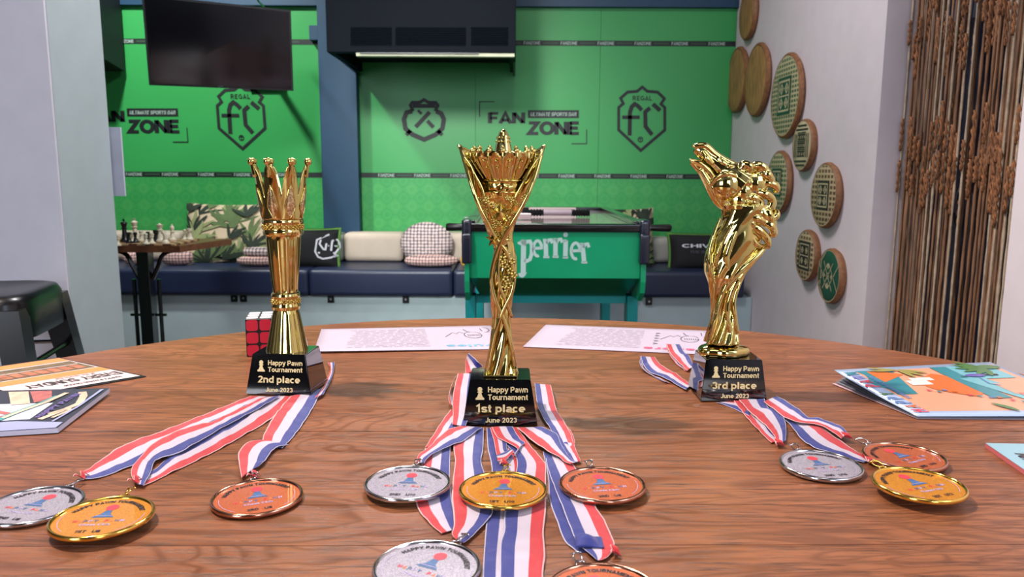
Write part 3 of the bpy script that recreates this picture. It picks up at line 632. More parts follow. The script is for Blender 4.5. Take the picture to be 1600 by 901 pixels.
# black cushions with crest / words
m_bcu = M('black_cushion_fabric', (9, 10, 16), .8, var=.08); m_gpip = M('green_piping', (84, 132, 52), .7); m_wpr = M('white_print', (205, 205, 215), .7, var=.02)
def black_cushion(sf, label):
    o = thing('black_cushion', sf(0, -1), label, 'cushion', 'black cushions with green backs'); b = MB()
    b.grid(lambda u, v: tuple(sf(2*u-1, 2*v-1, 1)), 16, 16, 0); b.build('cushion_front', m_bcu, o, smooth=True)
    b = MB(); b.grid(lambda u, v: tuple(sf((2*u-1)*1.035, (2*v-1)*1.06, -1, -.01)), 16, 16, 0)
    b.tube([tuple(sf(*q, 1)) for q in ([(-1+2*i/10, 1) for i in range(11)]+[(1, 1-2*i/10) for i in range(1, 11)]+[(1-2*i/10, -1) for i in range(1, 11)]+[(-1, -1+2*i/10) for i in range(1, 10)])], .009, 6, closed=True)
    b.build('green_back', m_gpip, o, smooth=True); return o
sf = pil(437, 530, 358, 419, 4.14, .11, lean=14)
o = black_cushion(sf, 'black cushion with a white crest, right of the crown trophy'); b = MB(); f = lambda x, y: tuple(sf((x-95)/130, (y-300)/-150, 1, .002))
f = lambda x, y: tuple(sf((x-(-22))/210*1.0-.0, -(y-305)/165, 1, .002))
b.stroke([(127, 196), (192, 240), (200, 290), (172, 352), (186, 362), (150, 385), (95, 400), (60, 385), (40, 340), (50, 240)], 13, f, closed=True)
b.stroke([(78, 240), (70, 275), (98, 320), (112, 322), (118, 270)], 13, f); b.stroke([(150, 330), (155, 250), (165, 240)], 13, f); b.stroke([(130, 290), (185, 285)], 11, f); b.stroke([(60, 350), (170, 345)], 14, f)
b.build('crest_print', m_wpr, o)
sf2 = pil(1043, 1150, 366, 424, 4.14, .11, lean=14)
o = black_cushion(sf2, 'black cushion with white lettering, behind the horse head trophy'); b = MB()
v_, _ = text2d('CHIVAS', 1.0, .04); a_ = np.array(v_); lo, hi = a_.min(0), a_.max(0)
b.text('CHIVAS', 1.0, lambda x, y: tuple(sf2(-.68+(x-lo[0])/(hi[0]-lo[0])*1.36, .18+(y-lo[1])/(hi[1]-lo[1])*.26, 1, .002)), 0, bold=.04)
b.text('THE BLEND', .2, lambda x, y: tuple(sf2(.0+x, -.02+y, 1, .002)), 1); b.build('white_lettering', [m_wpr, M('grey_print', (70, 72, 84), .7)], o)
# patterned cushions
def tri(name, c1, c2, sc):
    t = NT(name); tc = t.n('ShaderNodeTexCoord'); mp = t.n('ShaderNodeMapping'); mp.inputs['Scale'].default_value = (1, .0, 1.1); t.l(tc, 'Object', mp, 'Vector')
    v = t.n('ShaderNodeTexVoronoi', Scale=sc, Randomness=.12); t.l(mp, 'Vector', v, 'Vector')
    cr = t.n('ShaderNodeValToRGB'); cr.color_ramp.elements[0].position = .38; cr.color_ramp.elements[1].position = .46
    cr.color_ramp.elements[0].color = (*lin(c1), 1); cr.color_ramp.elements[1].color = (*lin(c2), 1); t.l(v, 'Distance', cr, 'Fac'); t.l(cr, 'Color', t.b, 'Base Color'); t.b.inputs['Roughness'].default_value = .85
    return t.m
m_tri = tri('grey_triangle_fabric', (198, 178, 174), (92, 84, 94), 52)
m_pink = tri('pink_patterned_fabric', (208, 168, 160), (110, 92, 96), 60)
sf3 = pil(626, 708, 347, 412, 4.24, .09, lean=8, rnd_=True)
o = pillow_mesh(sf3, rnd_=True).build('round_cushion', m_tri, smooth=True); tag(o, 'round grey triangle patterned cushion standing on the bench', 'cushion')
def flat_cushion(px0, px1, pyb, y, m_, label, hh=.05, name='seat_cushion'):
    a_, c_ = PY(px0, pyb, y), PY(px1, pyb, y); w_ = c_.x-a_.x; cx = (a_.x+c_.x)/2
    b = MB(); b.grid(lambda u, v: (cx+w_/2*math.cos(2*math.pi*u)*max(0, math.sin(math.pi*v))**.45, y+.12+w_/2*.55*math.sin(2*math.pi*u)*max(0, math.sin(math.pi*v))**.45*.9, .527+hh/2-hh/2*math.cos(math.pi*v)), 36, 12, 0, cu=True)
    return tag(b.build(name, m_, smooth=True), label, 'cushion')
flat_cushion(627, 714, 424, 3.99, m_pink, 'flat pink patterned cushion lying below the round standing one', .06)
flat_cushion(358, 424, 421, 3.99, m_pink, 'flat pink patterned cushion beside the large palm leaf cushion, lower of two', .05)
o = flat_cushion(368, 424, 421, 4.0, m_tri, 'grey patterned cushion stacked on the flat pink one', .05); o.location.z += .047
flat_cushion(717, 748, 424, 3.97, M('yellow_fabric', (214, 162, 70), .8), 'yellow cushion tucked left of the football table', .065)
flat_cushion(175, 218, 421, 4.0, m_pink, 'flat pink patterned cushion behind the chess table leg', .07)
flat_cushion(236, 288, 421, 4.0, m_pink, 'pale patterned cushion right of the chess table leg', .08)
# ================================================================== FOOTBALL TABLE
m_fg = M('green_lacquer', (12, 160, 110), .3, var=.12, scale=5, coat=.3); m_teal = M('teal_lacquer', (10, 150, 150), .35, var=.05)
m_fgd = m_fg
YF = 2.65
P = lambda px, py, y=YF: PY(px, py, y)
ft = thing('football_table', (P(866, 500).x, 3.2, 0), 'green table football game with white lettering and black corner caps', 'football table')
xl_, xr_ = P(734, 400).x, P(1001, 400).x; zt = P(866, 351).z; zm = P(866, 435).z; zb = P(866, 473).z
YE = 3.78; sl = YF+.16
b = MB(); b.hexa([(xl_, YF+.01, zm), (xr_, YF+.01, zm), (xr_, YE, zm), (xl_, YE, zm), (xl_, YF+.0, zt-.012), (xr_, YF+.0, zt-.012), (xr_, YE, zt-.012), (xl_, YE, zt-.012)])
b.build('cabinet', m_fg, ft)
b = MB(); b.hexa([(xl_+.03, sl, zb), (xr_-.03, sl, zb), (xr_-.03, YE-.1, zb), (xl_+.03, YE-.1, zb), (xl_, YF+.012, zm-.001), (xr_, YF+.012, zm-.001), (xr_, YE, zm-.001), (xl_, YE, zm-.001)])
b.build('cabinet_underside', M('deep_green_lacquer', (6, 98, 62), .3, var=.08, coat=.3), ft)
# side cheeks with curved foot
for sx, xx in ((-1, xl_-.018), (1, xr_+.001)):
    b = MB(); pts = [(YF-.012, zt-.0), (YF-.012, zm-.01), (YF+.0, zm-.05), (YF+.05, zb-.0), (YE, zb), (YE, zt)]
    vs = [(xx, y, z) for y, z in pts]+[(xx+.017, y, z) for y, z in pts]; n = 6
    b.add(vs, [tuple(range(n-1, -1, -1)), tuple(range(n, 2*n))]+[(i, (i+1) % n, n+(i+1) % n, n+i) for i in range(n)]); b.build('side_cheek', m_fg, ft)
    c_ = xx+.0085; b = MB(); zc = P(866, 411).z
    b.box((c_-.017, YF-.03, zc), (c_+.017, YF+.05, zt-.03), bev=.008); b.box((c_-.017, YF-.026, zt-.055), (c_+.017, YF+.08, zt+.018), bev=.012); b.build('corner_cap', M('black_cap', (26, 30, 48), .25, var=.05, coat=.4), ft, smooth=50)
b = MB(); b.box((xl_-.018, YF-.014, zt-.024), (xr_+.018, YF+.03, zt+.004), bev=.005); b.box((xl_-.018, YE-.03, zt-.02), (xr_+.018, YE, zt+.01), bev=.004)
for xx in (xl_-.018, xr_-.02): b.box((xx, YF+.03, zt-.02), (xx+.036, YE-.03, zt+.012), bev=.004)
b.build('top_rim', m_blkg, ft, smooth=50)
b = MB(); b.box((xl_+.02, YF+.032, zt-.016), (xr_-.022, YE-.032, zt-.006)); b.build('glass_top', M('hazy_glass', (168, 150, 150), .12, var=.15, scale=8, coat=.5), ft)
for xa_, xb_ in ((P(727, 480, sl).x, P(743, 480, sl).x), (P(980, 480, sl).x, P(997, 480, sl).x)):
    for ya in (sl+.0, YE-.18):
        b = MB(); b.box((xa_, ya, 0), (xb_, ya+.08, zb-.0015), bev=.004); b.build('leg', m_teal, ft)
b = MB(); z1_ = P(866, 487).z; b.box((P(744, 480, sl).x, sl+.02, z1_), (P(979, 480, sl).x, sl+.05, zb-.002)); 
b.build('apron', m_teal, ft)
# rods
for k, (yy, l, r_) in enumerate(((2.78, P(697, 354, 2.78).x, P(1049, 356, 2.78).x), (3.05, None, None), (3.32, None, None), (3.59, None, None))):
    zz = P(700, 354.5, 2.78).z; x0 = l if l is not None else xl_-.02-.03*((k*7) % 3); x1 = r_ if r_ is not None else xr_+.02
    b = MB(); b.tube([(x0+.02, yy, zz), (x1-.02, yy, zz)], .006, 8); o = b.build('rod', m_chr, ft)
    b = MB()
    if l is not None:
        b.tube([(x0, yy, zz), (x0+.006, yy, zz), (x0+.06, yy, zz), (x0+.062, yy, zz)], [.010, .0145, .0125, .008], 12); b.tube([(x1, yy, zz), (x1-.006, yy, zz), (x1-.075, yy, zz)], [.010, .0145, .011], 12); b.build('rod_grip', m_blk, o, smooth=50)
# score counter tubes lying across the top
for px0, px1, py, yy, kind in ((816, 849, 337, 3.2, 'grip'), (849, 893, 335.5, 3.2, 'tube'), (893, 921, 337, 3.2, 'grip'), (826, 900, 331, 3.5, 'bar'), (760, 830, 340, 3.0, 'bar')):
    a_, c_ = PY(px0, py, yy), PY(px1, py, yy); zz = max(a_.z, zt+.012); b = MB()
    if kind == 'grip':
        n = 14; b.tube([(a_.x+(c_.x-a_.x)*i/n, yy, zz) for i in range(n+1)], [.011 if i % 2 else .0165 for i in range(n+1)], 10); b.build('ribbed_grip', m_blk, ft)
    elif kind == 'tube': b.tube([(a_.x, yy, zz), (c_.x, yy, zz)], .012, 12); b.build('score_tube', M('grey_tube', (150, 132, 142), .35), ft)
    else: b.box((a_.x, yy-.012, zt-.004), (c_.x, yy+.012, zz+.008), bev=.004); b.build('score_bar', M('pinkish_metal', (190, 168, 166), .3, metal=.5), ft)
# lettering on the front, drawn letter by letter
b = MB(); f = lambda x, y: tuple(PY(680+x/4, 310+y/4, YF-.0015+0*x))
def fz(x, y): p = PY(680+x/4, 310+y/4, YF); return (p.x, YF-.0015+.01*max(0, (zt-.012-p.z)/(zt-.012-zm)), p.z)
b.stroke([(530, 290), (536, 274), (552, 262)], 20, fz); b.stroke([(553, 258), (550, 470)], 32, fz); b.stroke([(516, 280), (566, 262)], 14, fz)
b.add([fz(*q) for q in ((518, 468), (574, 462), (562, 486), (546, 498), (526, 490))], [(0, 1, 2, 3, 4)])
b.stroke([(548, 292), (572, 270), (592, 268), (604, 290), (602, 350), (592, 382), (572, 392), (552, 386)], 23, fz)
def e_(cx, cy, w_, h_): b.stroke([(cx-w_*.5, cy)]+[(cx+w_*.52, cy-2)]+arc(cx, cy, w_*.55, h_*.5, -4, -290, 16), 19, fz)
e_(640, 312, 46, 96); e_(878, 328, 50, 100)
def r_(x, y0, y1, tilt): 
    b.stroke([(x, y0), (x+tilt, y1)], 28, fz); b.stroke([(x-16, y0+4), (x+4, y0+2)], 14, fz); b.stroke([(x-18+tilt, y1), (x+20+tilt, y1+1)], 14, fz)
    b.stroke([(x+6, y0+26), (x+18, y0+4), (x+34, y0+2), (x+42, y0+24)], 19, fz)
r_(690, 256, 366, 4); r_(752, 252, 364, 0); r_(920, 282, 400, 12)
b.stroke([(816, 262), (814, 368)], 29, fz); b.stroke([(800, 264), (822, 262)], 14, fz); b.stroke([(798, 368), (832, 370)], 14, fz); b.add([fz(*q) for q in arc(815, 226, 15, 15, 0, 345, 14)], [tuple(range(15))])
b.build('front_lettering', M('white_vinyl', (190, 222, 216), .5, var=.03), ft)
# ================================================================== CHESS TABLE
A_, B_ = PZ(281, 384, .75), PZ(362, 372.6, .75)
dx = Vector((1, 0, 0)); A_.z = B_.z = 0
m_ctw = wood('chess_table_wood', (70, 36, 22), (104, 58, 38), (130, 78, 52), 0, .35)
L_, LB = A_-dx*.72, B_-dx*.80
ctb = thing('chess_table', (A_+L_+B_+LB)/4, 'small brown topped table on a black iron pedestal, holding the chess set', 'table')
b = MB(); b.hexa([(*p.xy, .725) for p in (L_, A_, B_, LB)]+[(*p.xy, .75) for p in (L_, A_, B_, LB)]); b.build('tabletop', m_ctw, ctb)
c_ = (A_+L_+B_+LB)/4; c_ = Vector((PZ(232, 384, .73).x, c_.y, 0)); b = MB()
b.box((c_.x-.024, c_.y-.024, .05), (c_.x+.024, c_.y+.024, .7245), bev=.003)
for sx in (-1, 1): b.tube(spline([(c_.x+sx*.025, c_.y, .60), (c_.x+sx*.05, c_.y, .65), (c_.x+sx*.075, c_.y, .70), (c_.x+sx*.13, c_.y, .72)], 5), .009, 6)
b.build('pedestal', m_blkg, ctb)
for sx in (-1, 1):
    b = MB(); b.tube([(c_.x+sx*.05, c_.y, .60), (c_.x+sx*.05, c_.y, .06)], .008, 8); b.box((c_.x+sx*.05-.022, c_.y-.006, .45), (c_.x+sx*.05+.022, c_.y+.006, .46)); b.build('side_rod', m_blkg, ctb)
for sx, sy in ((1, 0), (-1, 0), (0, 1), (0, -1)):
    b = MB(); b.tube([(c_.x+sx*.02, c_.y+sy*.02, .05), (c_.x+sx*.16, c_.y+sy*.16, .03), (c_.x+sx*.26, c_.y+sy*.26, .014)], [.018, .015, .012], 8); b.build('foot', m_blkg, ctb)
# board
bc = PZ(236, 378.5, .7505); t = NT('chequer_board'); tc = t.n('ShaderNodeTexCoord'); ck = t.n('ShaderNodeTexChecker', Scale=31.0)
ck.inputs['Color1'].default_value = (*lin((196, 160, 120)), 1); ck.inputs['Color2'].default_value = (*lin((96, 62, 44)), 1); t.l(tc, 'Object', ck, 'Vector'); t.l(ck, 'Color', t.b, 'Base Color')
b = MB(); b.box((bc.x-.20, bc.y-.13, .7505), (bc.x+.15, bc.y+.10, .756)); tag(b.build('chess_board', t.m), 'low chequered chess board under the pieces on the far table', 'chess board')
m_cw = M('cream_chess_plastic', (214, 208, 184), .35, var=.03); m_cb = M('black_chess_plastic', (22, 22, 26), .3)
PR = {
 'pawn': [(.0115, 0), (.0115, .004), (.007, .008), (.0045, .02), (.0042, .026), (.0075, .028), (.004, .030), (.0068, .036), (.006, .042), (.0005, .0445)],
 'rook': [(.0135, 0), (.0135, .005), (.009, .010), (.0065, .03), (.0085, .036), (.0095, .037), (.0095, .048), (.0065, .048), (.006, .044), (.0005, .044)],
 'bishop': [(.0135, 0), (.0135, .005), (.009, .010), (.0055, .034), (.009, .037), (.005, .040), (.008, .050), (.0065, .058), (.002, .064), (.003, .066), (.0005, .069)],
 'queen': [(.0155, 0), (.0155, .006), (.010, .012), (.0065, .045), (.0105, .049), (.006, .052), (.011, .068), (.0115, .070), (.006, .071), (.003, .075), (.0005, .077)],
 'king': [(.0155, 0), (.0155, .006), (.010, .012), (.0065, .052), (.011, .056), (.0065, .059), (.011, .076), (.009, .080), (.003, .083), (.0005, .085)],
 'knight': [(.0135, 0), (.0135, .005), (.010, .010), (.008, .014), (.0005, .016)]}
pieces = [('pawn', 1, 184, 381, 'white pawn at the far left edge, beside the pillar'), ('king', 0, 195.5, 377, 'black king, tallest dark piece at the left'), ('pawn', 0, 202, 379, 'black pawn just right of the black king'),
 ('pawn', 1, 207, 378, 'white pawn in front of the tall white king, to its left'), ('king', 1, 211.5, 372, 'white king, tallest piece at the back'), ('pawn', 0, 212, 379, 'black pawn standing in front of the white king'),
 ('pawn', 1, 221, 376, 'white pawn right of the white king'), ('pawn', 1, 228.5, 381, 'white pawn nearest the front edge, third from the pillar'), ('pawn', 0, 232, 378, 'black pawn between the two front white pawns'),
 ('pawn', 1, 237.5, 380, 'white pawn right of the middle of the board, near the front'), ('rook', 0, 244.5, 377, 'black rook left of the white queen'), ('queen', 1, 251, 377, 'white queen with a broad flat crown'),
 ('knight', 1, 258.5, 379.5, 'white knight right of the white queen'), ('bishop', 1, 270, 375, 'white bishop with a pointed top'), ('pawn', 1, 289.5, 374, 'white captured pawn near the right edge of the table'), ('rook', 1, 297, 374, 'white rook farthest right on the table')]
for kind, wht, px, py, lab in pieces:
    q = PZ(px, py, .7565); on = abs(q.x-bc.x+.025) < .175 and -.13 < q.y-bc.y < .10; z = .7562 if on else .7502
    b = MB(); b.lathe(PR[kind], (0, 0, 0), 14)
    if kind == 'knight':
        b.tube([(0, 0, .012), (.002, 0, .026), (-.001, 0, .038), (-.006, 0, .046), (-.012, 0, .040)], [.008, .0075, .007, .0065, .004], 8); b.tube([(.001, 0, .044), (.002, 0, .053)], [.003, .0006], 6)
    if kind == 'king': b.box((-.0016, -.0016, .083), (.0016, .0016, .094)); b.box((-.0045, -.0016, .087), (.0045, .0016, .0903))
    if kind in ('pawn', 'king'): pass
    o = b.build('chess_'+kind, m_cw if wht else m_cb, smooth=40, local=True); o.location = (q.x, q.y, z); o.scale = (1.15, 1.15, .94)
    tag(o, lab, 'chess piece', 'chess pieces on the far table')
# ================================================================== METAL STOOL
m_stool = M('black_stool_metal', (5, 5, 8), .3, var=.1, coat=.15, spec=.35)
SZ = .76
fr = PZ(107, 434.5, SZ); sw_ = .31
yaw = math.radians(12)
def sq(x, y, z): return (fr.x+(x)*math.cos(yaw)-(y)*math.sin(yaw), fr.y+(x)*math.sin(yaw)+(y)*math.cos(yaw), z)
stl = thing('metal_stool', sq(-sw_/2, -sw_/2, 0), 'glossy black metal bar stool beside the pale pillar', 'stool')
b = MB(); n = 40
def rsq(k, r, rad):
    a = 2*math.pi*k/n; c, s_ = math.cos(a), math.sin(a); p_ = 5; q = (abs(c)**p_+abs(s_)**p_)**(-1/p_); return c*q*r, s_*q*r
vs = []; prof = [(.155, SZ-.10), (.160, SZ-.10), (.158, SZ-.02), (.150, SZ-.004), (.135, SZ), (.12, SZ-.004), (.02, SZ-.006)]
for r, z in prof: vs += [sq(-sw_/2+rsq(k, r, 0)[0], -sw_/2+rsq(k, r, 0)[1], z) for k in range(n)]
b.add(vs, [(j*n+k, j*n+(k+1) % n, (j+1)*n+(k+1) % n, (j+1)*n+k) for j in range(len(prof)-1) for k in range(n)]+[tuple((len(prof)-1)*n+k for k in range(n))]); b.build('seat', m_stool, stl, smooth=50)
LT, LBt = .140, .24
for sx in (-1, 1):
    for sy in (-1, 1):
        b = MB(); cc = lambda r, z, ox, oy: sq(-sw_/2+sx*r-ox*sx, -sw_/2+sy*r-oy*sy, z)
        b.hexa([cc(LBt, 0, .03, .03), cc(LBt, 0, 0, .03), cc(LBt, 0, 0, 0), cc(LBt, 0, .03, 0), cc(LT+.012, SZ-.03, .055, .055), cc(LT+.012, SZ-.03, 0, .055), cc(LT+.012, SZ-.03, 0, 0), cc(LT+.012, SZ-.03, .055, 0)]); b.build('leg', m_stool, stl)
for sy in (-1, 1):
    b = MB(); r = .155; z = .60; b.tube([sq(-sw_/2-r, -sw_/2+sy*r*.97, z), sq(-sw_/2+r, -sw_/2+sy*r*.97, z)], .007, 8); b.build('rung', m_chr if sy == 1 else m_stool, stl)
    b = MB(); b.tube([sq(-sw_/2+sy*r*.97, -sw_/2-r, z), sq(-sw_/2+sy*r*.97, -sw_/2+r, z)], .007, 8); b.build('rung', m_stool, stl)
# ================================================================== ROUND TABLE
m_tab = wood('oak_table_wood', (42, 19, 11), (134, 78, 48), (164, 102, 66), 0, .3, 1.0, .1)
tc0 = Vector((-.0023, .586, 0)); RT = .844
sa = math.atan2(.79341-.78273, .34477+.47492); se = Vector((math.cos(sa), math.sin(sa), 0)); sn_ = Vector((-math.sin(sa), math.cos(sa), 0))
seam = (Vector((-.4749, .7827, 0))-tc0).dot(sn_)
rt = thing('round_table', (tc0.x, tc0.y, 0), 'large round brown oak table with a seam across it, in the foreground', 'table')
edges = [seam]; wds = [.078, .092, .066, .085, .098, .07, .088, .09, .08]
q = seam; k = 0
while q < RT: q += wds[k % 9]; edges.append(min(q, RT)); k += 1
q = seam
while q > -RT: q -= wds[(k+4) % 9]; edges.insert(0, max(q, -RT)); k += 1
for e0, e1 in zip(edges[:-1], edges[1:]):
    if e1-e0 < .004: continue
    g = .0009 if abs(e0-seam) < 1e-6 or abs(e1-seam) < 1e-6 else .00018
    lo, hi = e0+(.0010 if abs(e0-seam) < 1e-6 else .00015), e1-(.0010 if abs(e1-seam) < 1e-6 else .00015)
    n = 26; st = []
    for i in range(n+1):
        s_ = max(-RT+.0005, min(RT-.0005, lo+(hi-lo)*i/n)); st.append((math.sqrt(max(1e-7, RT*RT-s_*s_)), s_))
    b = MB(); prof = [(.0, -.038, 0), (.0, -.005, 0), (-.004, 0, .0004), ] # edge rounding
    rings = []
    for dr, dz, ins in ((-.004, -.040, 0), (0, -.036, 0), (0, -.005, 0), (-.0015, -.0015, 0), (-.005, 0, .00035)):
        ring = [(h_+dr, min(max(s_, lo+ins), hi-ins)) for h_, s_ in st]+[(-(h_+dr), min(max(s_, lo+ins), hi-ins)) for h_, s_ in reversed(st)]
        ring = [(x if abs(x) > .0 else 0, y) for x, y in ring]
        rings.append([(*(tc0+se*x+sn_*y).xy, TZ+dz) for x, y in ring])
    L = len(rings[0]); vs = [p for r_ in rings for p in r_]
    fs = [(j*L+i, j*L+(i+1) % L, (j+1)*L+(i+1) % L, (j+1)*L+i) for j in range(4) for i in range(L)]
    fs += [tuple(range(L-1, -1, -1)), tuple(4*L+i for i in range(L))]
    b.add(vs, fs); b.build('plank', m_tab, rt)
b = MB(); b.tube([(tc0.x, tc0.y, .02), (tc0.x, tc0.y, TZ-.041)], .06, 16); b.box((tc0.x-.3, tc0.y-.3, .0), (tc0.x+.3, tc0.y+.3, .03), bev=.008); b.box((tc0.x-.35, tc0.y-.05, TZ-.075), (tc0.x+.35, tc0.y+.05, TZ-.0405)); b.build('pedestal', m_blkg, rt)
# ================================================================== PAPERS, FLYER, MAGAZINES
m_paper = M('white_paper', (180, 168, 186), .6, var=.02); m_ink = M('grey_print_ink', (168, 158, 172), .7, var=.02); m_pen = M('black_pen', (50, 48, 60), .7, var=.02)
m_blt = M('blue_heading', (110, 166, 196), .7, var=.02); m_pkt = M('pink_heading', (214, 96, 130), .7, var=.02)
def sheet(cor, title, tm, label, edge, curl):
    A, B, C, D = [PZ(*q, TZ+.0008) for q in cor]
    C = D+(C-D).normalized()*.297 if C is not None else C; B = A+(B-A).normalized()*.297
    pf = patch(A, B, C, D)
    base = (A+C)/2; base.z = TZ; o = thing('paper_sheet', base, label, 'paper', 'printed sheets at the back of the table')
    def f(s, t, l=0):
        p = pf(s, t); p.z = TZ+.0008+curl*(math.sin(s*5)*.5+.5)*t*(1-t)+curl*.8*t**6*(1-s)+l; return p
    b = MB(); b.grid(lambda u, v: tuple(f(u, v)), 16, 10, 0); b.build('page', m_paper, o, smooth=True, mods=[('SOLIDIFY', dict(thickness=.0003, offset=0))])
    b = MB(); rn = random.Random(4)
    # upside-down page: heading near viewer at right, drawing above it, lines of text to the left
    for k in range(14):
        t0 = .12+.055*k; s0 = .16+rn.uniform(0, .05); 
        while s0 < .60:
            s1 = min(.6, s0+rn.uniform(.03, .09)); b.add([tuple(f(s0, t0, .0005)), tuple(f(s1, t0, .0005)), tuple(f(s1, t0+.014, .0005)), tuple(f(s0, t0+.014, .0005))], [(0, 1, 2, 3)], 0); s0 = s1+.012
    if edge:
        for k in range(5): b.stroke([(.665, .2+.11*k), (.69, .2+.11*k+.02), (.668, .25+.11*k)], .008, lambda x, y: tuple(f(x, y, .0005)), 1)
    b.text(title, .13, lambda x, y: tuple(f(.80-x*.9, .86+y*1.05, .0006)), 2, bold=.03, spacing=1.1)
    g = lambda x, y: tuple(f(x, y, .0006))
    b.stroke(arc(.86, .42, .05, .14, 0, 340, 14), .004, g, 1); b.stroke([(.70, .48), (.73, .38), (.75, .30), (.77, .36), (.79, .28), (.81, .34)], .004, g, 1)
    b.stroke([(.82, .16), (.835, .26), (.85, .30)], .005, g, 1); b.stroke([(.92, .14), (.925, .26)], .005, g, 1); b.stroke(arc(.93, .2, .04, .12, -80, 90, 8), .005, g, 1)
    for k in range(7): b.stroke([(.83+.012*k, .40), (.835+.012*k, .46)], .004, g, 1)
    b.stroke([(.83, .52), (.86, .56), (.89, .52)], .004, g, 1)
    tag(b.build('printed_lines', [m_ink, m_pen, tm], o), kind='stuff'); return o
sheet([(502, 514), (766, 508.5), (790, 545), (490, 552)], 'rules', m_blt, 'white printed sheet with a blue heading, left of the centre trophy', 0, .004)
sheet([(853, 507), (1120, 517), (1110, 554), (817, 542)], 'leaders', m_pkt, 'white printed sheet with a pink heading, right of the centre trophy', 1, .0008)
# flyer at the left
A, B, C, D = PZ(92, 559.5, TZ+.0015), PZ(219, 587, TZ+.0015), PZ(40, 610, TZ+.0015), PZ(-60, 581, TZ+.0015)
ux = (A-B); # edge running from right tip to back
D = PZ(-70, 583, TZ+.0015); C = B+(D-A)*1.02
fl = thing('flyer', ((A+C)/2).xy.to_3d()+Vector((0, 0, TZ)), 'orange and white flyer in a black edged holder, at the left edge', 'flyer')
def fly(s, t, l=0): p = A*(1-s)*(1-t)+D*s*(1-t)+C*s*t+B*(1-s)*t; return Vector((p.x, p.y, TZ+.0016+l))
b = MB(); c4 = [fly(-.03, -.04), fly(1.1, -.04), fly(1.1, 1.035), fly(-.03, 1.035)]
b.hexa([(*p.xy, TZ+.0003) for p in c4]+[(*p.xy, TZ+.0013) for p in c4]); b.build('holder', m_blk, fl)
m_or = M('orange_print', (226, 140, 72), .45, var=.04, coat=.3); m_bro = M('brown_photo_print', (112, 92, 60), .45, var=.5, scale=45, coat=.3); m_red = M('brick_photo_print', (176, 108, 80), .45, var=.4, scale=60)
m_txt = M('dark_lettering', (70, 60, 62), .5); m_pl = M('pale_pink_card', (220, 200, 202), .4, var=.02, coat=.3)
b = MB()
def fq(s0, s1, t0, t1, mi, l=.0004): b.add([tuple(fly(s0, t0, l)), tuple(fly(s1, t0, l)), tuple(fly(s1, t1, l)), tuple(fly(s0, t1, l))], [(0, 1, 2, 3)], mi)
fq(0, 1.08, 0, 1, 0, .0002); fq(0, 1.08, .0, .14, 1); fq(0.02, 1.08, .17, .50, 2); fq(0, 1.08, .52, .66, 1)
for k in range(9): fq(.08+.115*k, .17+.115*k, .33, .47, 3+(k % 2)*0, .0006)
fq(.05, 1.0, .30, .315, 5, .0007)
b.text('EVERY SUNDAY', .15, lambda x, y: tuple(fly(.53+x*.95-.06, .79+y*-1.0*-1 if False else .80-(-y)*-1*-1 if False else .80+y*1.0, .0006)), 4, bold=.02)
b.text('HAPPY PAWNS GROUP', .055, lambda x, y: tuple(fly(.40+x*1.1, .93+y, .0006)), 4, bold=.01); b.text('at the sports bar', .05, lambda x, y: tuple(fly(.38+x*1.2, .70+y, .0006)), 3)
b.build('flyer_print', [m_pl, m_or, m_bro, m_red, m_txt, m_pl], fl)
# dark magazine at the left
z1 = TZ+.0075
A, B, C, D = PZ(-90, 612, z1), PZ(171, 606, z1+.001), PZ(90, 668, z1-.001), PZ(-120, 681, z1-.001)
mg = thing('magazine', ((A+C)/2).xy.to_3d()+Vector((0, 0, TZ)), 'dark magazine with purple and teal artwork, below the flyer at the left', 'magazine')
pf = patch(A, B, C, D); b = MB()
drop = lambda p, dz: (p.x, p.y, p.z-dz)
b.hexa([drop(pf(0, 1), .0055), drop(pf(1, 1), .0055), drop(pf(1, 0), .0055), drop(pf(0, 0), .0055), drop(pf(0, 1), .0003), drop(pf(1, 1), .0003), drop(pf(1, 0), .0003), drop(pf(0, 0), .0003)]); b.build('pages', M('page_block', (196, 200, 222), .6), mg)
m_nv = M('dark_cover_print', (30, 34, 46), .3, var=.2, coat=.4); m_pu = M('purple_print', (112, 92, 160), .35); m_te = M('teal_print', (76, 150, 150), .35, var=.3, scale=80); m_cr = M('cream_print', (206, 184, 160), .35, var=.25, scale=70); m_lb = M('lavender_print', (152, 156, 196), .35); m_ro = M('rose_print', (170, 96, 92), .4, var=.3, scale=80)
b = MB(); g = lambda x, y, l=.0004: tuple(pf(x, y, l))
b.add([g(0, 0, 0), g(1, 0, 0), g(1, 1, 0), g(0, 1, 0)], [(0, 1, 2, 3)], 0)
b.add([g(.3, .82), g(.62, .8), g(.985, .88), g(.985, 1.0), g(.3, 1.0)], [(0, 1, 2, 3, 4)], 4)
b.stroke([(.78, .78), (.86, .62), (.93, .42), (.90, .22), (.86, .1)], .05, g, 3)
b.stroke([(.45, .80), (.56, .60), (.66, .42), (.74, .2)], .055, lambda x, y: g(x, y, .0006), 2); b.stroke([(.50, .72), (.58, .58), (.70, .36), (.77, .12)], .035, lambda x, y: g(x, y, .0008), 3)
b.add([g(.40, .05), g(.52, .05), g(.60, .38), (g(.48, .40))], [(0, 1, 2, 3)], 3); b.add([g(.53, .05), g(.66, .04), g(.72, .30), g(.62, .36)], [(0, 1, 2, 3)], 5)
b.stroke([(.30, .5), (.42, .55), (.52, .62)], .05, g, 5); b.stroke([(.30, .7), (.44, .70), (.5, .66)], .03, g, 5); b.stroke([(.80, .66), (.88, .55), (.93, .58), (.86, .76)], .03, lambda x, y: g(x, y, .0006), 3)
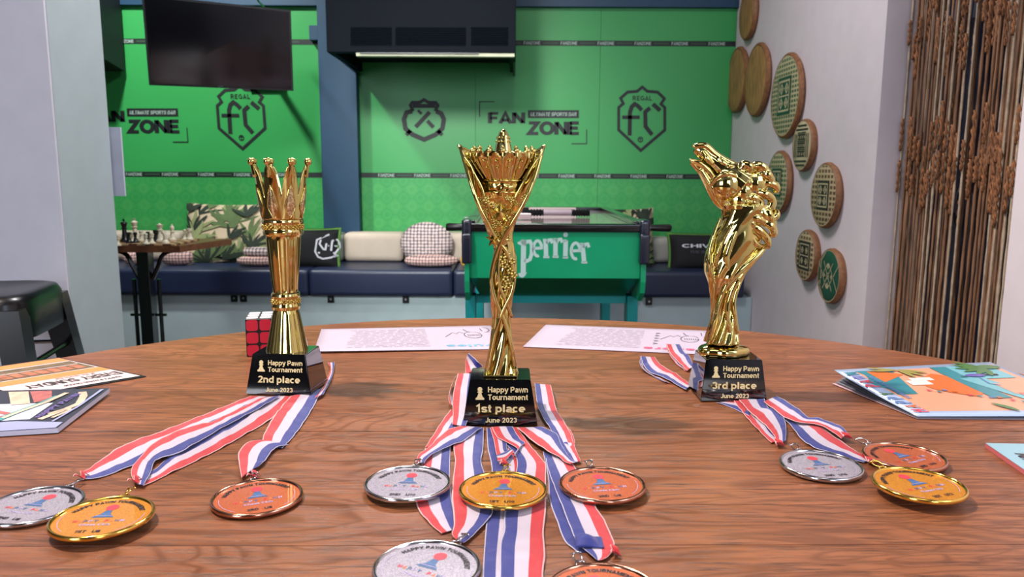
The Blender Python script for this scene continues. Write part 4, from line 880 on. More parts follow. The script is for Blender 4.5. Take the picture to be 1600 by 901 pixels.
b.text('HAPPY PAWN', .11, lambda x, y: g(.80-(-x)*.30+.0, .45-x*1.15*-.0+(-x)*.9, .0009) if False else g(.80+x*.17-y*.55, .45-x*1.0-y*.25, .0009), 1, bold=.03)
b.stroke([(.97, .05), (.955, .5), (.90, .86)], .02, lambda x, y: g(x, y, .001), 4); b.build('cover_art', [m_nv, m_pu, m_te, m_cr, m_lb, m_ro], mg)
# bright magazine at the right, cover lifted
A, B, C, D = PZ(1303, 578, TZ+.020), PZ(1547, 565.5, TZ+.018), PZ(1760, 650, TZ+.006), PZ(1433, 650.5, TZ+.0035)
mg = thing('magazine', ((A+C)/2).xy.to_3d()+Vector((0, 0, TZ)), 'bright beach themed magazine with its cover lifting, at the right', 'magazine')
def cv(s, t, l=0):
    A2 = A*(1-s)+B*s; D2 = D*(1-s)+C*s; p = A2*(1-t)+D2*t; p = p.copy(); p.z -= .0015*math.sin(math.pi*t)*(1-.3*s); p.z += l; return p
b = MB(); b.grid(lambda u, v: tuple(cv(u, v)), 12, 14, 0); b.build('cover', M('pale_blue_cover', (160, 178, 208), .28, var=.02, coat=.4), mg, smooth=True, mods=[('SOLIDIFY', dict(thickness=.0004, offset=-1))])
# decals follow the bent cover
mats_c = [M('peach_print', (214, 152, 122), .3, var=.04, coat=.3), M('orange_art_print', (212, 108, 56), .3, var=.05, coat=.3), M('teal_art_print', (52, 128, 140), .3, coat=.3), M('sky_art_print', (108, 170, 180), .3, coat=.3), M('leaf_art_print', (66, 110, 56), .3, var=.2, coat=.3), M('pink_art_print', (226, 112, 96), .3, coat=.3), M('cloud_art_print', (238, 214, 210), .3, coat=.3), M('purple_art_print', (96, 84, 160), .3, coat=.3), M('olive_art_print', (150, 142, 80), .3, coat=.3), m_txt, M('red_lettering', (216, 68, 84), .4), M('blue_lettering', (92, 120, 170), .4)]
b = MB()
def region(pts, mi, l):
    # ear-free strip fill: pts given as left/right pairs along t
    n = len(pts)
    vs = []; 
    for (s0, s1, t) in pts: vs += [tuple(cv(s0+(s1-s0)*k/4, t, l)) for k in range(5)]
    b.add(vs, [(j*5+k, j*5+k+1, (j+1)*5+k+1, (j+1)*5+k) for j in range(n-1) for k in range(4)], mi)
rows = [i/12 for i in range(13)]
region([(.10, .97, .06+.84*r) for r in rows], 0, .0005)
region([(.10+.02*math.sin(r*9), .22+.10*(1-r), .06+.5*r) for r in rows], 2, .0008)
region([(.16, .34-.28*abs(r-.4), .08+.22*r) for r in rows], 1, .001)
region([(.34+.16*(r-.5)**2*4, .70-.30*(r-.5)**2*2-.05, .18+.46*r) for r in rows], 1, .0011)
region([(.56, .66, .06+.62*r) for r in rows], 2, .0012); region([(.66, .93, .06+.26*r) for r in rows], 3, .0012)
region([(.60+.1*r, .74+.1*r, .3+.4*r) for r in rows], 3, .0014)
region([(.72, .97, .42+.2*r) for r in rows], 0, .0016); region([(.74, .93, .60+.14*math.sin(3.14*r)*0+.14*r) for r in rows], 5, .0018)
region([(.32, .45, .25+.06*r) for r in rows], 6, .0013); region([(.28, .40, .30+.09*r) for r in rows], 6, .0012)
fcv = lambda x, y, side=1, l=.002: tuple(cv(x, y, l))
def cleaf(x, y, ang, L, wd, mi, cu=.4): leaf(b, lambda u, v, sd, l: cv(u, v, l), x, y, ang, L, wd, mi, cu, .0022)
for a_ in (150, 175, 200, 225, 125, 100): cleaf(.86, .12, a_, .17, .022, 4, .3)
cleaf(.97, .12, 180, .14, .04, 4)
for a_ in (20, 45, 70, 170, 195): cleaf(.34, .09, a_, .17, .018, 8, .5)
cleaf(.48, .78, 60, .16, .02, 4); cleaf(.62, .86, 10, .08, .03, 4); cleaf(.80, .80, 10, .08, .03, 4)
cleaf(.66, .26, 0, .12, .03, 7, .1); b.stroke([(.63, .27), (.68, .27)], .008, fcv, 9); b.stroke([(.76, .25), (.86, .26)], .025, fcv, 9); b.stroke([(.72, .30), (.70, .42), (.74, .46)], .008, fcv, 11)
rn = random.Random(2)
for k in range(10):
    s_, t_ = .30+.04*k, .46+.03*k+rn.uniform(-.03, .03); b.add([fcv(s_, t_), fcv(s_+.025, t_+.03), fcv(s_-.005, t_+.035)], [(0, 1, 2)], [10, 2, 11, 1][k % 4])
cols = {'H': 10, 'A': 1, 'P': 11, 'Y': 4, 'W': 7, 'N': 2}
word = 'HAPPY PAWN'; 
for i, ch in enumerate(word):
    if ch == ' ': continue
    t_ = .90-.088*i; b.text(ch, .135, lambda x, y, t_=t_: tuple(cv(.055-y*.80, t_-x*.78, .0015)), [10, 1, 11, 11, 4, 0, 10, 10, 7, 2][i] if i != 1 else 1, bold=.04)
b.text('SONGKRAN EDITION', .062, lambda x, y: tuple(cv(.128-y*.6, .42-x*.95, .0018)), 11, bold=.03)
b.build('cover_art', mats_c, mg)
bl = PZ(1300, 598.5, TZ+.0015); b = MB()
for k in range(5):
    z = .0012+.0009*k; E = bl+(A-bl)*.0; q0, q1 = Vector((bl.x+.004*k, bl.y+.001*k, TZ+z+.0022*k*.6)), Vector((D.x, D.y, TZ+z*.5+.0004)); q2, q3 = C.copy(), B.copy(); q2.z = TZ+z*.5; q3.z = TZ+z+.0006*k
    b.add([tuple(q0), tuple(q1), tuple(q2), tuple(q3)], [(0, 1, 2, 3)], 1 if k == 0 else 0)
b.build('inner_pages', [M('grey_pages', (120, 122, 134), .4), M('pink_page', (200, 168, 178), .4)], mg, mods=[('SOLIDIFY', dict(thickness=.0003, offset=0))])
# second magazine peeking in at the lower right
z1 = TZ+.005
A, B, C, D = PZ(1540, 692, z1), PZ(1760, 696, z1), PZ(1850, 800, z1), PZ(1622, 748, z1)
mg = thing('magazine', ((A+C)/2).xy.to_3d()+Vector((0, 0, TZ)), 'corner of a pale blue magazine cut off by the right edge', 'magazine'); pf = patch(A, B, C, D)
b = MB(); low = [(*p.xy, TZ+.0002) for p in (D, C, B, A)]; b.hexa(low+[drop(p, .0003) for p in (D, C, B, A)]); b.build('pages', M('pink_red_pages', (186, 96, 100), .5), mg)
b = MB(); g = lambda x, y, l=.0006: tuple(pf(x, y, l)); b.hexa([g(0, 1, -.0002), g(1, 1, -.0002), g(1, 0, -.0002), g(0, 0, -.0002), g(0, 1, .0002), g(1, 1, .0002), g(1, 0, .0002), g(0, 0, .0002)], 0)
b.text('PAWN', .2, lambda x, y: g(.15-y*.6, .5-x*.9), 1, bold=.03); b.build('cover', [M('pale_teal_cover', (136, 176, 190), .3, coat=.3), m_txt], mg)
# ================================================================== TWISTY CUBE
q = PZ(385.5, 557.5); S_ = .057; cu = thing('puzzle_cube', (q.x, q.y, TZ), 'red faced puzzle cube behind the crown shaped trophy', 'puzzle cube', rz=math.radians(13))
b = MB(); b.box((0, 0, 0), (S_, S_, S_), bev=.0022); b.build('cube_body', m_blk, cu, local=True, smooth=40)
m_rd = M('red_sticker', (206, 34, 60), .3, var=.02); m_wt = M('white_sticker', (214, 206, 214), .3, var=.02); m_bl2 = M('blue_sticker', (30, 60, 160), .3, var=.02)
proto = {}
for fi, (mm, fn) in enumerate(((m_rd, lambda i, j: ((i+.5)*.019, -.0002, (j+.5)*.019)), (m_wt, lambda i, j: ((i+.5)*.019, (j+.5)*.019, S_+.0002)), (m_bl2, lambda i, j: (S_+.0002, (i+.5)*.019, (j+.5)*.019)))):
    for i in range(3):
        for j in range(3):
            if fi not in proto:
                b = MB(); n = 20; hh = .0083; vs = []
                for k in range(n):
                    a = 2*math.pi*k/n; c, s_ = math.cos(a), math.sin(a); q_ = (abs(c)**6+abs(s_)**6)**(-1/6); vs.append((c*q_*hh, 0, s_*q_*hh) if fi == 0 else (c*q_*hh, s_*q_*hh, 0) if fi == 1 else (0, c*q_*hh, s_*q_*hh))
                if fi == 0: vs = vs[::-1] if False else vs
                nn = [(0, -.0004, 0), (0, 0, .0004), (.0004, 0, 0)][fi]
                b.add(vs+[(x+nn[0], y+nn[1], z+nn[2]) for x, y, z in vs], [tuple(n+k for k in range(n)), tuple(range(n-1, -1, -1))]+[(k, (k+1) % n, n+(k+1) % n, n+k) for k in range(n)])
                o = b.build('sticker', mm, cu, local=True); proto[fi] = o
            else: o = proto[fi].copy(); COL.objects.link(o); o.parent = cu
            o.location = fn(i, j)
# ================================================================== TROPHIES
m_gold = M('polished_gold', (206, 188, 116), .06, metal=1, var=.02)
m_goldr = glitter('rough_gold', (250, 240, 200), (170, 130, 60), .25, 1.0, 700, 0, .9)
def bumpy_gold():
    t = NT('embossed_gold'); t.b.inputs['Base Color'].default_value = (*lin((206, 180, 98)), 1); t.b.inputs['Metallic'].default_value = 1; t.b.inputs['Roughness'].default_value = .12
    tc = t.n('ShaderNodeTexCoord'); v = t.n('ShaderNodeTexVoronoi', Scale=210.0, _feature='SMOOTH_F1'); t.l(tc, 'Object', v, 'Vector')
    bp = t.n('ShaderNodeBump', Strength=.9, Distance=.0016); t.l(v, 'Distance', bp, 'Height'); t.l(bp, 'Normal', t.b, 'Normal'); return t.m
m_golde = bumpy_gold()
m_base = M('black_glass_base', (6, 7, 10), .05, var=.05, coat=1, spec=.6); m_gpaint = M('gold_lettering', (226, 206, 150), .45, metal=.1, var=.03)
BH = .051
def base_block(o, cx, y0, yaw, place, wb=.0815, wt=.066, db=.066, dt=.052):
    ya = math.radians(yaw); c, s_ = math.cos(ya), math.sin(ya)
    def L(x, y, z): return Vector((cx+x*c-y*s_, y0+x*s_+y*c, TZ+z))
    ins = (db-dt)/2; b = MB(); r = .0006
    lo = [(-wb/2, 0), (wb/2, 0), (wb/2, db), (-wb/2, db)]; hi = [(-wt/2, ins), (wt/2, ins), (wt/2, db-ins), (-wt/2, db-ins)]
    import bmesh
    bm = bmesh.new(); vs = [bm.verts.new(L(x, y, .0016)) for x, y in lo]+[bm.verts.new(L(x, y, BH)) for x, y in hi]
    for f in ((0, 3, 2, 1), (4, 5, 6, 7), (0, 1, 5, 4), (1, 2, 6, 5), (2, 3, 7, 6), (3, 0, 4, 7)): bm.faces.new([vs[i] for i in f])
    bmesh.ops.bevel(bm, geom=bm.edges[:], offset=.0009, segments=2, affect='EDGES'); bm.verts.index_update(); bm.verts.ensure_lookup_table()
    b.add([v.co[:] for v in bm.verts], [tuple(v.index for v in f.verts) for f in bm.faces]); bm.free()
    bo = b.build('black_base', m_base, o)
    pf = patch(L(-wt/2, ins, BH), L(wt/2, ins, BH), L(wb/2, 0, 0), L(-wb/2, 0, 0))
    W_ = (wb+wt)/2
    def f(x, y, l=.0004):   # x from centre in metres, y up from face centre in metres
        t_ = .5-y/BH; wt_ = wt+(wb-wt)*t_; return tuple(pf(.5+x/wt_, t_, l))
    b = MB()
    def fit(txt, x0, x1, yc, size, bold=.025):
        v, _ = text2d(txt, 1.0, bold); a = np.array(v); w_ = a[:, 0].max()-a[:, 0].min(); k = (x1-x0)/w_; m0 = a[:, 0].min()
        b.text(txt, 1.0, lambda x, y: f(x0+(x-m0)*k, yc+y*size), 0, bold=bold)
    u = .0007
    fit('Happy Pawn', -19*u, 43*u, 21.5*u, 8.6*u/.72); fit('Tournament', -19*u, 43*u, 9.8*u, 8.6*u/.72)
    fit(place, -37.6*u, 39*u, -7.5*u, 12*u/.72, .03); fit('June 2023', -23*u, 26*u, -25.5*u, 7.6*u/.72)
    P2 = [(-7, -10), (7, -10), (7, -7), (4.8, -6), (2.2, 1), (4.2, 2), (4.2, 3), (2.4, 3.6)]
    hd = arc(0, 7, 3.9, 3.9, -50, 230, 12); pts = P2+hd+[(-2.4, 3.6), (-4.2, 3), (-4.2, 2), (-2.2, 1), (-4.8, -6), (-7, -7)]
    b.poly([f((x-33)*u*.95, (y+16)*u*.95, .0004) for x, y in pts])
    lt_ = b.build('base_lettering', m_gpaint, bo); return L
# ---- first place: twisted cup with a crown
Y1 = .836; s1 = Y1/math.cos(PITCH)/1200*1.0
o1 = thing('trophy', (-.012, Y1, TZ), 'tallest gold trophy, for 1st place, with twisted stem and crown in its flared top', 'trophy')
base_block(o1, -.0123, .8022, .4, '1st place')
W1 = lambda px, py, dd=0: PY(px, py, Y1+dd)
rows = [(228, 717, 851), (233, 718, 850), (260, 727, 842), (283, 734, 833), (306, 740, 823), (330, 748, 813.5), (353, 758, 804), (365, 761.5, 801.5), (376, 768, 802), (388, 771.5, 804), (400, 770, 806), (420, 768, 806.5), (440, 766.5, 805.5), (463, 766, 802), (480, 768, 800), (496, 770, 799), (513, 769, 799), (536, 765, 801), (560, 761, 804.5), (578, 757, 808), (590, 754, 810), (594, 753, 810)]
def row1(py): return interp(rows, py)
m_px = lambda py, W, cx=780: (W(cx+1, py)-W(cx, py)).length
b = MB(); n = 96; N = 110; vs = []; top, bot = 372, 593
for j in range(N+1):
    py = bot+(top-bot)*j/N; l, r_ = row1(py); c = W1((l+r_)/2, py); hw = (r_-l)/2*m_px(py, W1)
    tw = (bot-py)/95.0; 
    lob = .17 if py > 400 else .17*max(0, (py-372)/28)
    for k in range(n):
        a = 2*math.pi*k/n; g_ = 3*(a-tw)
        rr = hw*(1.0-lob+lob*abs(math.cos(g_/2))**.6*1.15+.05*math.cos(9*(a-tw*1.1))*(1 if py > 380 else 0))
        vs.append((c.x+rr*math.cos(a), c.y+rr*.85*math.sin(a), c.z))
b.add(vs, [(j*n+k, j*n+(k+1) % n, (j+1)*n+(k+1) % n, (j+1)*n+k) for j in range(N) for k in range(n)]+[tuple(range(n-1, -1, -1)), tuple(N*n+k for k in range(n))])
b.build('twisted_stem', m_gold, o1, smooth=True)
# flared shell
def hgt(a):
    c = abs(math.cos(a)); return 376-(376-228)*c**1.35 if math.sin(a) < 0 else 262-(262-228)*c**1.35
b = MB(); NU, NV = 96, 36
def shell(u, v, off=0):
    a = 2*math.pi*u; ht = hgt(a); py = 402+(ht-402)*v; l, r_ = row1(py); c = W1((l+r_)/2, py); hw = (r_-l)/2*m_px(py, W1)+off
    rip = 1+.02*math.cos(a*16+py*.05)*v
    return (c.x+hw*math.cos(a)*rip, c.y+hw*.62*math.sin(a)*rip, c.z)
b.grid(lambda u, v: shell(u, v), NU, NV, 0, cu=True)
sh = b.build('flared_cup', m_gold, o1, smooth=True, mods=[('SOLIDIFY', dict(thickness=.0016, offset=-1))])
b = MB(); rim = [shell(k/120, 1.0, -.0004) for k in range(120)]; b.tube(rim, .0016, 8, closed=True)
# crossing folds that continue the rim down the stem
R_ = lambda pts, dd, r: b.tube(spline([tuple(W1(x, y, d_*s1)) for x, y, d_ in pts], 8), r, 10)
R_([(846, 240, -8), (833, 283, -24), (818, 318, -28), (800, 348, -26), (783, 378, -21), (772, 408, -18), (768, 438, -17), (775, 470, -18), (788, 500, -17), (798, 535, -16), (804, 575, -14)], 0, .0024)
R_([(722, 240, -8), (737, 290, -24), (750, 325, -27), (764, 352, -25), (775, 372, -21), (792, 395, -19), (803, 425, -15), (800, 455, -16), (786, 485, -18), (774, 520, -18), (766, 560, -17), (760, 588, -14)], 0, .0022)
R_([(842, 262, -10), (826, 300, -22), (808, 335, -24), (792, 365, -22), (781, 395, -19), (778, 420, -19), (781, 445, -19), (790, 470, -17), (800, 495, -11)], 0, .0019)
b.build('cup_rim', m_gold, o1, smooth=True)
# embossed filling behind the crown: blossoms on a cone
b = MB(); rn = random.Random(8)
def cone(a, py, off=0):
    py = max(py, 300)
    hw = interp([(255, 46), (290, 42), (305, 36), (330, 27), (350, 19), (375, 10), (392, 8)], py)[0]*m_px(py, W1)+off; l, r_ = row1(py); c = W1((l+r_)/2, py, -.003); return Vector((c.x+hw*math.cos(a), c.y+hw*.66*math.sin(a), c.z))
b.grid(lambda u, v: tuple(cone(2*math.pi*u, 300+92*v)), 48, 24, 0, cu=True)
b.build('embossed_bowl', m_golde, o1, smooth=True)
b = MB()
for k in range(44):
    py = rn.uniform(304, 376); a = -math.pi/2+rn.uniform(-1.35, 1.35); c = cone(a, py, .0006); r_ = rn.uniform(.0016, .0030)
    for j in range(5):
        g_ = 2*math.pi*j/5+k; b.ball((c.x+r_*math.cos(g_)*.9, c.y-.001, c.z+r_*math.sin(g_)*.9), r_*.62, 0, 7, 5)
    b.ball((c.x, c.y-.0016, c.z), r_*.5, 0, 6, 4)
for py, px, in ((398, 792), (408, 800), (414, 788), (424, 797), (436, 790), (446, 794), (452, 786), (430, 803), (405, 785)):
    c = W1(px, py, -20*s1); r_ = .0026
    for j in range(5): g_ = 2*math.pi*j/5+px; b.ball((c.x+r_*math.cos(g_), c.y+.001, c.z+r_*math.sin(g_)), r_*.7, 0, 7, 5)
b.build('blossoms', m_gold, o1, smooth=True); 
b = MB()
for cx_, cy_, R0, dd in ((782, 331, 17, -27), (771, 374, 13, -22)):
    c = W1(cx_, cy_, dd*s1); vs = [(c.x, c.y-.0042, c.z)]
    for k in range(10):
        a = math.pi/2+2*math.pi*k/10; r_ = (R0 if k % 2 == 0 else R0*.42)*s1; vs.append((c.x+r_*math.cos(a), c.y, c.z+r_*math.sin(a)))
    vs.append((c.x, c.y+.003, c.z)); b.add(vs, [(0, 1+(k+1) % 10, 1+k) for k in range(10)]+[(11, 1+k, 1+(k+1) % 10) for k in range(10)])
b.build('star', m_gold, o1)
# crown
cw = thing_c = None
CR = lambda px, py: W1(px, py, -6*s1)
def crow(py): return interp([(233, 47), (238, 50), (246, 49), (258, 43), (270, 36), (281, 29), (286, 26), (298, 26), (306, 22)], py)[0]
b = MB(); n = 168
def cr_pt(a, py, rf=1.0, add=0):
    c = CR(786, py); hw = crow(py)*m_px(py, W1)*rf+add; return (c.x+hw*math.cos(a), c.y+hw*.72*math.sin(a), c.z)
def crib(u, v):
    a = 2*math.pi*u; py = 282-44*v; k = abs(math.sin(a*7)); return cr_pt(a, py-3*k*v, 1-.10*(1-k)*math.sin(math.pi*min(1, v*.9+.1)), .0006*k)
b.grid(crib, n, 24, 0, cu=True)
b.grid(lambda u, v: cr_pt(2*math.pi*u, 238-3*v, 1-.82*v), 96, 10, 0, cu=True)
b.build('crown_bowl', m_gold, o1, smooth=True)
b = MB()
b.grid(lambda u, v: cr_pt(2*math.pi*u, 300-18*v, 1, .0010*math.sin(math.pi*v)+.0008), 96, 10, 0, cu=True); b.build('crown_band', m_golde, o1, smooth=True)
b = MB()
for py in (282, 300): b.tube([cr_pt(2*math.pi*k/72, py, 1, .0012) for k in range(72)], .0011, 8, closed=True)
for k in range(14):
    a = 2*math.pi*(k+.5)/14; b.ball(cr_pt(a, 236, .98), .0033, 0, 10, 8); b.ball(cr_pt(a, 230.5, .97), .0018, 0, 8, 6); a2 = 2*math.pi*k/14
    b.ball(cr_pt(a2, 239.5, .97), .0016, 0, 8, 6)
    b.tube(spline([cr_pt(a, 236, 1.0, .001), cr_pt(a, 248, 1.02, .0014), cr_pt(a, 262, 1.02, .001), cr_pt(a, 279, 1, .0006)], 5), .0011, 7)
    b.ball(cr_pt(a2, 252, .99, .0006), .0013, 0, 7, 5); b.ball(cr_pt(a2, 262, .97, .0004), .0011, 0, 7, 5)
b.build('crown_pearls', m_gold, o1, smooth=True)
b = MB(); c = CR(786.5, 238); pr = [(13, 236), (11.5, 226), (10, 223), (10.5, 219), (9, 217), (9.5, 213), (7.5, 211), (7.2, 208), (5.2, 206), (4, 203.5), (.6, 201.5)]
b.lathe([(r*s1, CR(786, py).z-c.z) for r, py in pr], c, 20); 
for py, rr in ((221, 10.5), (215, 9.2)):
    for k in range(14): a = 2*math.pi*k/14; b.ball((c.x+rr*s1*math.cos(a), c.y+rr*s1*math.sin(a), CR(786, py).z), .0011, 0, 6, 4)
b.build('crown_finial', m_gold, o1, smooth=60)
b = MB(); zt_ = TZ+BH; l = W1(756, 592); r_ = W1(808, 592)
b.box((l.x, Y1-.017, zt_), (r_.x, Y1+.017, zt_+.0022), bev=.0008); b.build('foot_plate', m_gold, o1)
# ---- second place: crown on a column
Y2 = .951; s2 = Y2/math.cos(PITCH)/1200*1.02
o2 = thing('trophy', (-.283, Y2, TZ), 'gold trophy for 2nd place shaped like a slim column opening into a crown', 'trophy')
base_block(o2, -.2872, .9147, -4.5, '2nd place', wb=.0825, wt=.067)
W2 = lambda px, py, dd=0: PY(px, py, Y2+dd)
prof = [(549, 31.5), (546, 32), (542, 31), (528, 28), (510, 24.5), (495, 21.5), (483, 18.8), (482, 21), (477, 22), (472, 20.5), (466, 20.5), (461, 22), (457, 21), (455, 18.8), (440, 20), (420, 22), (400, 23.8), (380, 25.2), (368, 26), (366, 29), (361, 30), (357, 28.8), (350, 29.5), (346, 31), (343, 30.5), (341, 29)]
ax = lambda py: 449+(py-549)*.052*1.0 if False else interp([(250, 438), (345, 442), (480, 447), (549, 449)], py)[0]
def ring2(py, hw, a): c = W2(ax(py), py); return (c.x+hw*s2*math.cos(a), c.y+hw*s2*math.sin(a), c.z)
b = MB(); n = 72; P_ = []
for i in range(len(prof)-1):
    for k in range(4): t_ = k/4; P_.append((prof[i][0]*(1-t_)+prof[i+1][0]*t_, prof[i][1]*(1-t_)+prof[i+1][1]*t_))
P_.append(prof[-1]); vs = []
for py, hw in P_:
    fl = (.02 if py > 483 else .0 if py > 455 else .018 if 368 < py < 455 else 0)
    vs += [ring2(py, hw*(1+fl*math.cos(12*2*math.pi*k/n)), 2*math.pi*k/n) for k in range(n)]
b.add(vs, [(j*n+k, j*n+(k+1) % n, (j+1)*n+(k+1) % n, (j+1)*n+k) for j in range(len(P_)-1) for k in range(n)]+[tuple(range(n-1, -1, -1)), tuple((len(P_)-1)*n+k for k in range(n))])
b.build('column', m_gold, o2, smooth=50)
b = MB()
for py, hw, cnt in ((469, 20.6, 22), (353.5, 29.2, 28)):
    for k in range(cnt):
        for dpy, rr in ((-2.6, .0013), (2.6, .0013), (0, .0016)):
            a = 2*math.pi*(k+(.5 if dpy == 0 else 0))/cnt; b.ball(ring2(py+dpy, hw+.4, a), rr, 0, 7, 5)
b.build('beaded_ring', m_golde, o2, smooth=True)
def crp(u, v, off=0):
    a = 2*math.pi*u+math.radians(22.5-8); ph = ((u*8) % 1)-.5; q_ = abs(ph)*2
    ht = 308-(308-257)*(1-(q_/.97)**2.3) if q_ < .97 else 308
    py = 342+(ht-342)*v; hw = interp([(248, 44), (256, 42.5), (275, 38), (300, 34.5), (320, 32), (345, 29.5)], py)[0]+off
    bul = 1.2*math.cos(math.pi*ph)**2*math.sin(math.pi*v)
    return ring2(py, hw+bul, a)
b = MB(); b.grid(lambda u, v: crp(u, v), 192, 26, 0, cu=True)
b.build('crown_points', m_gold, o2, smooth=True, mods=[('SOLIDIFY', dict(thickness=.0020, offset=-1))])
b = MB(); b3 = MB()
for k in range(8):
    u0 = (k+.5)/8; pts = []
    tip = crp(u0, 1.0); a = 2*math.pi*u0+math.radians(22.5-8)
    t0 = Vector(ring2(254, 43, a)); b.tube(spline([crp(u0, .78), crp(u0, .95), ring2(252, 43, a)], 4), [.0030]*4+[.0028]*4+[.0026], 10)
    t1_ = Vector(ring2(252.5, 43.3, a)); b.ball(t1_, .0048, 0, 12, 9)
    for j in range(6): g_ = 2*math.pi*j/6; b.ball((t1_.x+.0032*math.cos(g_), t1_.y+.0032*math.sin(g_), t1_.z+.0024), .0014, 0, 7, 5)
    # raised diamond frame and rough insert
    dia = [(0, .10), (.030, .42), (.0, .88), (-.030, .42)]
    fr_ = lambda du, v, off: crp(u0+du, v, off)
    loop = []; DD = [(0, .03), (.018, .12), (.036, .24), (.038, .31), (.026, .43), (.012, .54), (0, .63), (-.012, .54), (-.026, .43), (-.038, .31), (-.036, .24), (-.018, .12)]
    b.tube([fr_(x, y, .8) for x, y in DD], .0009, 6, closed=True)
    vs = [fr_(0, .30, 2.4)]+[fr_(x*.96, y, .9) for x, y in DD]; mid = [fr_(x*.55, .30+(y-.30)*.55, 2.0) for x, y in DD]; vs += mid; n = 12
    b3.add(vs, [(1+i, 1+(i+1) % n, 13+(i+1) % n, 13+i) for i in range(n)]+[(0, 13+i, 13+(i+1) % n) for i in range(n)])
b.build('crown_knobs', m_gold, o2, smooth=True); b3.build('sparkling_diamonds', m_goldr, o2, smooth=True)
# ---- third place: horse head
Y3 = .930; s3 = Y3/math.cos(PITCH)/1200*1.02
o3 = thing('trophy', (.268, Y3, TZ), 'gold horse head trophy for 3rd place, muzzle raised to the upper left', 'trophy')
base_block(o3, .2687, .8975, .5, '3rd place', wb=.0805, wt=.068, db=.066, dt=.054)
W3 = lambda x, y, dd=0: PY(1060+x/4.29, 210+y/4.29, Y3+dd*s3)   # coordinates of the enlarged crop
def T(pts, rad, n=12, flat=None, k=6):
    """pts (x, y, depth px), radii px"""
    sp_ = spline([tuple(W3(*p)) for p in pts], k); rr = [r * s3 for r in spline([(r,) for r in rad], k)]; rr = [float(x[0]) for x in rr]
    b.tube(sp_, rr, n, flat=flat)
b = MB()
# neck and stem, ridged loft
srow = [(176, 275, 420), (300, 275, 600), (380, 232, 630), (450, 262, 640), (500, 285, 630), (550, 288, 560), (600, 270, 520), (650, 240, 540), (700, 215, 560), (760, 190, 540), (800, 180, 520), (860, 175, 470), (920, 178, 430), (980, 198, 395), (1040, 210, 385), (1100, 222, 372), (1170, 224, 368), (1240, 216, 380), (1320, 196, 395), (1360, 185, 402), (1395, 175, 408)]
n = 80; rings = []; 
ys_ = np.linspace(470, 1392, 110)
for y in ys_:
    l, r_ = interp(srow, y); c = W3((l+r_)/2, y, 0); hw = (r_-l)/2/4.29*s3; dep = min(hw, 26*s3)*.95; tw = (1400-y)/330.0
    g_ = .018+.07*min(1, max(0, (y-820)/300))
    rings.append([(c.x+hw*(1+g_*math.cos(9*(2*math.pi*k/n-tw))-.03)*math.cos(2*math.pi*k/n), c.y+dep*(1+g_*1.3*math.cos(9*(2*math.pi*k/n-tw)))*math.sin(2*math.pi*k/n), c.z) for k in range(n)])
b.add([p for r_ in rings for p in r_], [(j*n+k, (j+1)*n+k, (j+1)*n+(k+1) % n, j*n+(k+1) % n) for j in range(len(rings)-1) for k in range(n)]+[tuple(range(n)), tuple((len(rings)-1)*n+k for k in range(n-1, -1, -1))])
# skull, muzzle and jaw
T([(112, 92, 0), (150, 112, 0), (210, 155, 0), (280, 212, 0), (350, 270, 0), (420, 330, 0)], [6.5, 10, 11.5, 15, 22, 26], 16)
T([(106, 84, -4), (140, 74, -5), (185, 80, -5), (240, 128, -6), (310, 175, -7), (390, 215, -8)], [4, 4.5, 5.5, 5.5, 6, 6])
T([(86, 182, 0), (120, 205, 0), (160, 240, 0), (200, 300, 0), (240, 365, 0), (285, 430, 0), (330, 470, 0)], [4, 6.5, 8, 10, 12, 13, 12], 14)
T([(82, 172, -4), (115, 180, -6), (158, 200, -7), (200, 240, -8), (235, 290, -8)], [2.6, 3.4, 4, 4.2, 4])
T([(150, 235, -7), (195, 310, -9), (232, 375, -10), (270, 440, -8), (310, 505, -4)], [3, 4, 4, 4.5, 3])
b.ball(tuple(W3(325, 338, -9)), 23*s3, 0, 28, 20, sc=(1, .72, 1))
T([(215, 340, -12), (255, 290, -18), (320, 262, -22), (390, 285, -20), (425, 345, -18)], [2, 3, 3.4, 3, 2.5])
T([(160, 110, -8), (190, 160, -12), (225, 200, -12)], [2, 4.5, 3]); T([(255, 150, -9), (300, 190, -12), (350, 225, -12)], [2, 4, 2.5])
b.ball(tuple(W3(425, 385, 0)), 22*s3, 0, 20, 14); b.ball(tuple(W3(400, 440, 0)), 20*s3, 0, 20, 14); b.ball(tuple(W3(500, 330, 0)), 24*s3, 0, 20, 14)
# eye and brow, ear
b.ball(tuple(W3(346, 240, -14)), 5*s3, 0, 12, 9); T([(320, 225, -13), (348, 210, -16), (380, 222, -14)], [1.5, 3, 1.5]); T([(400, 250, -12), (440, 215, -14), (478, 235, -8)], [5, 6, 1.5])
for k in range(7):
    b.ball(tuple(W3(100+k*13, 71+abs(k-2.5)*2.2, -5)), 2.2*s3, 0, 8, 6); b.ball(tuple(W3(80+k*12, 168+k*2, -5)), 1.9*s3, 0, 8, 6)
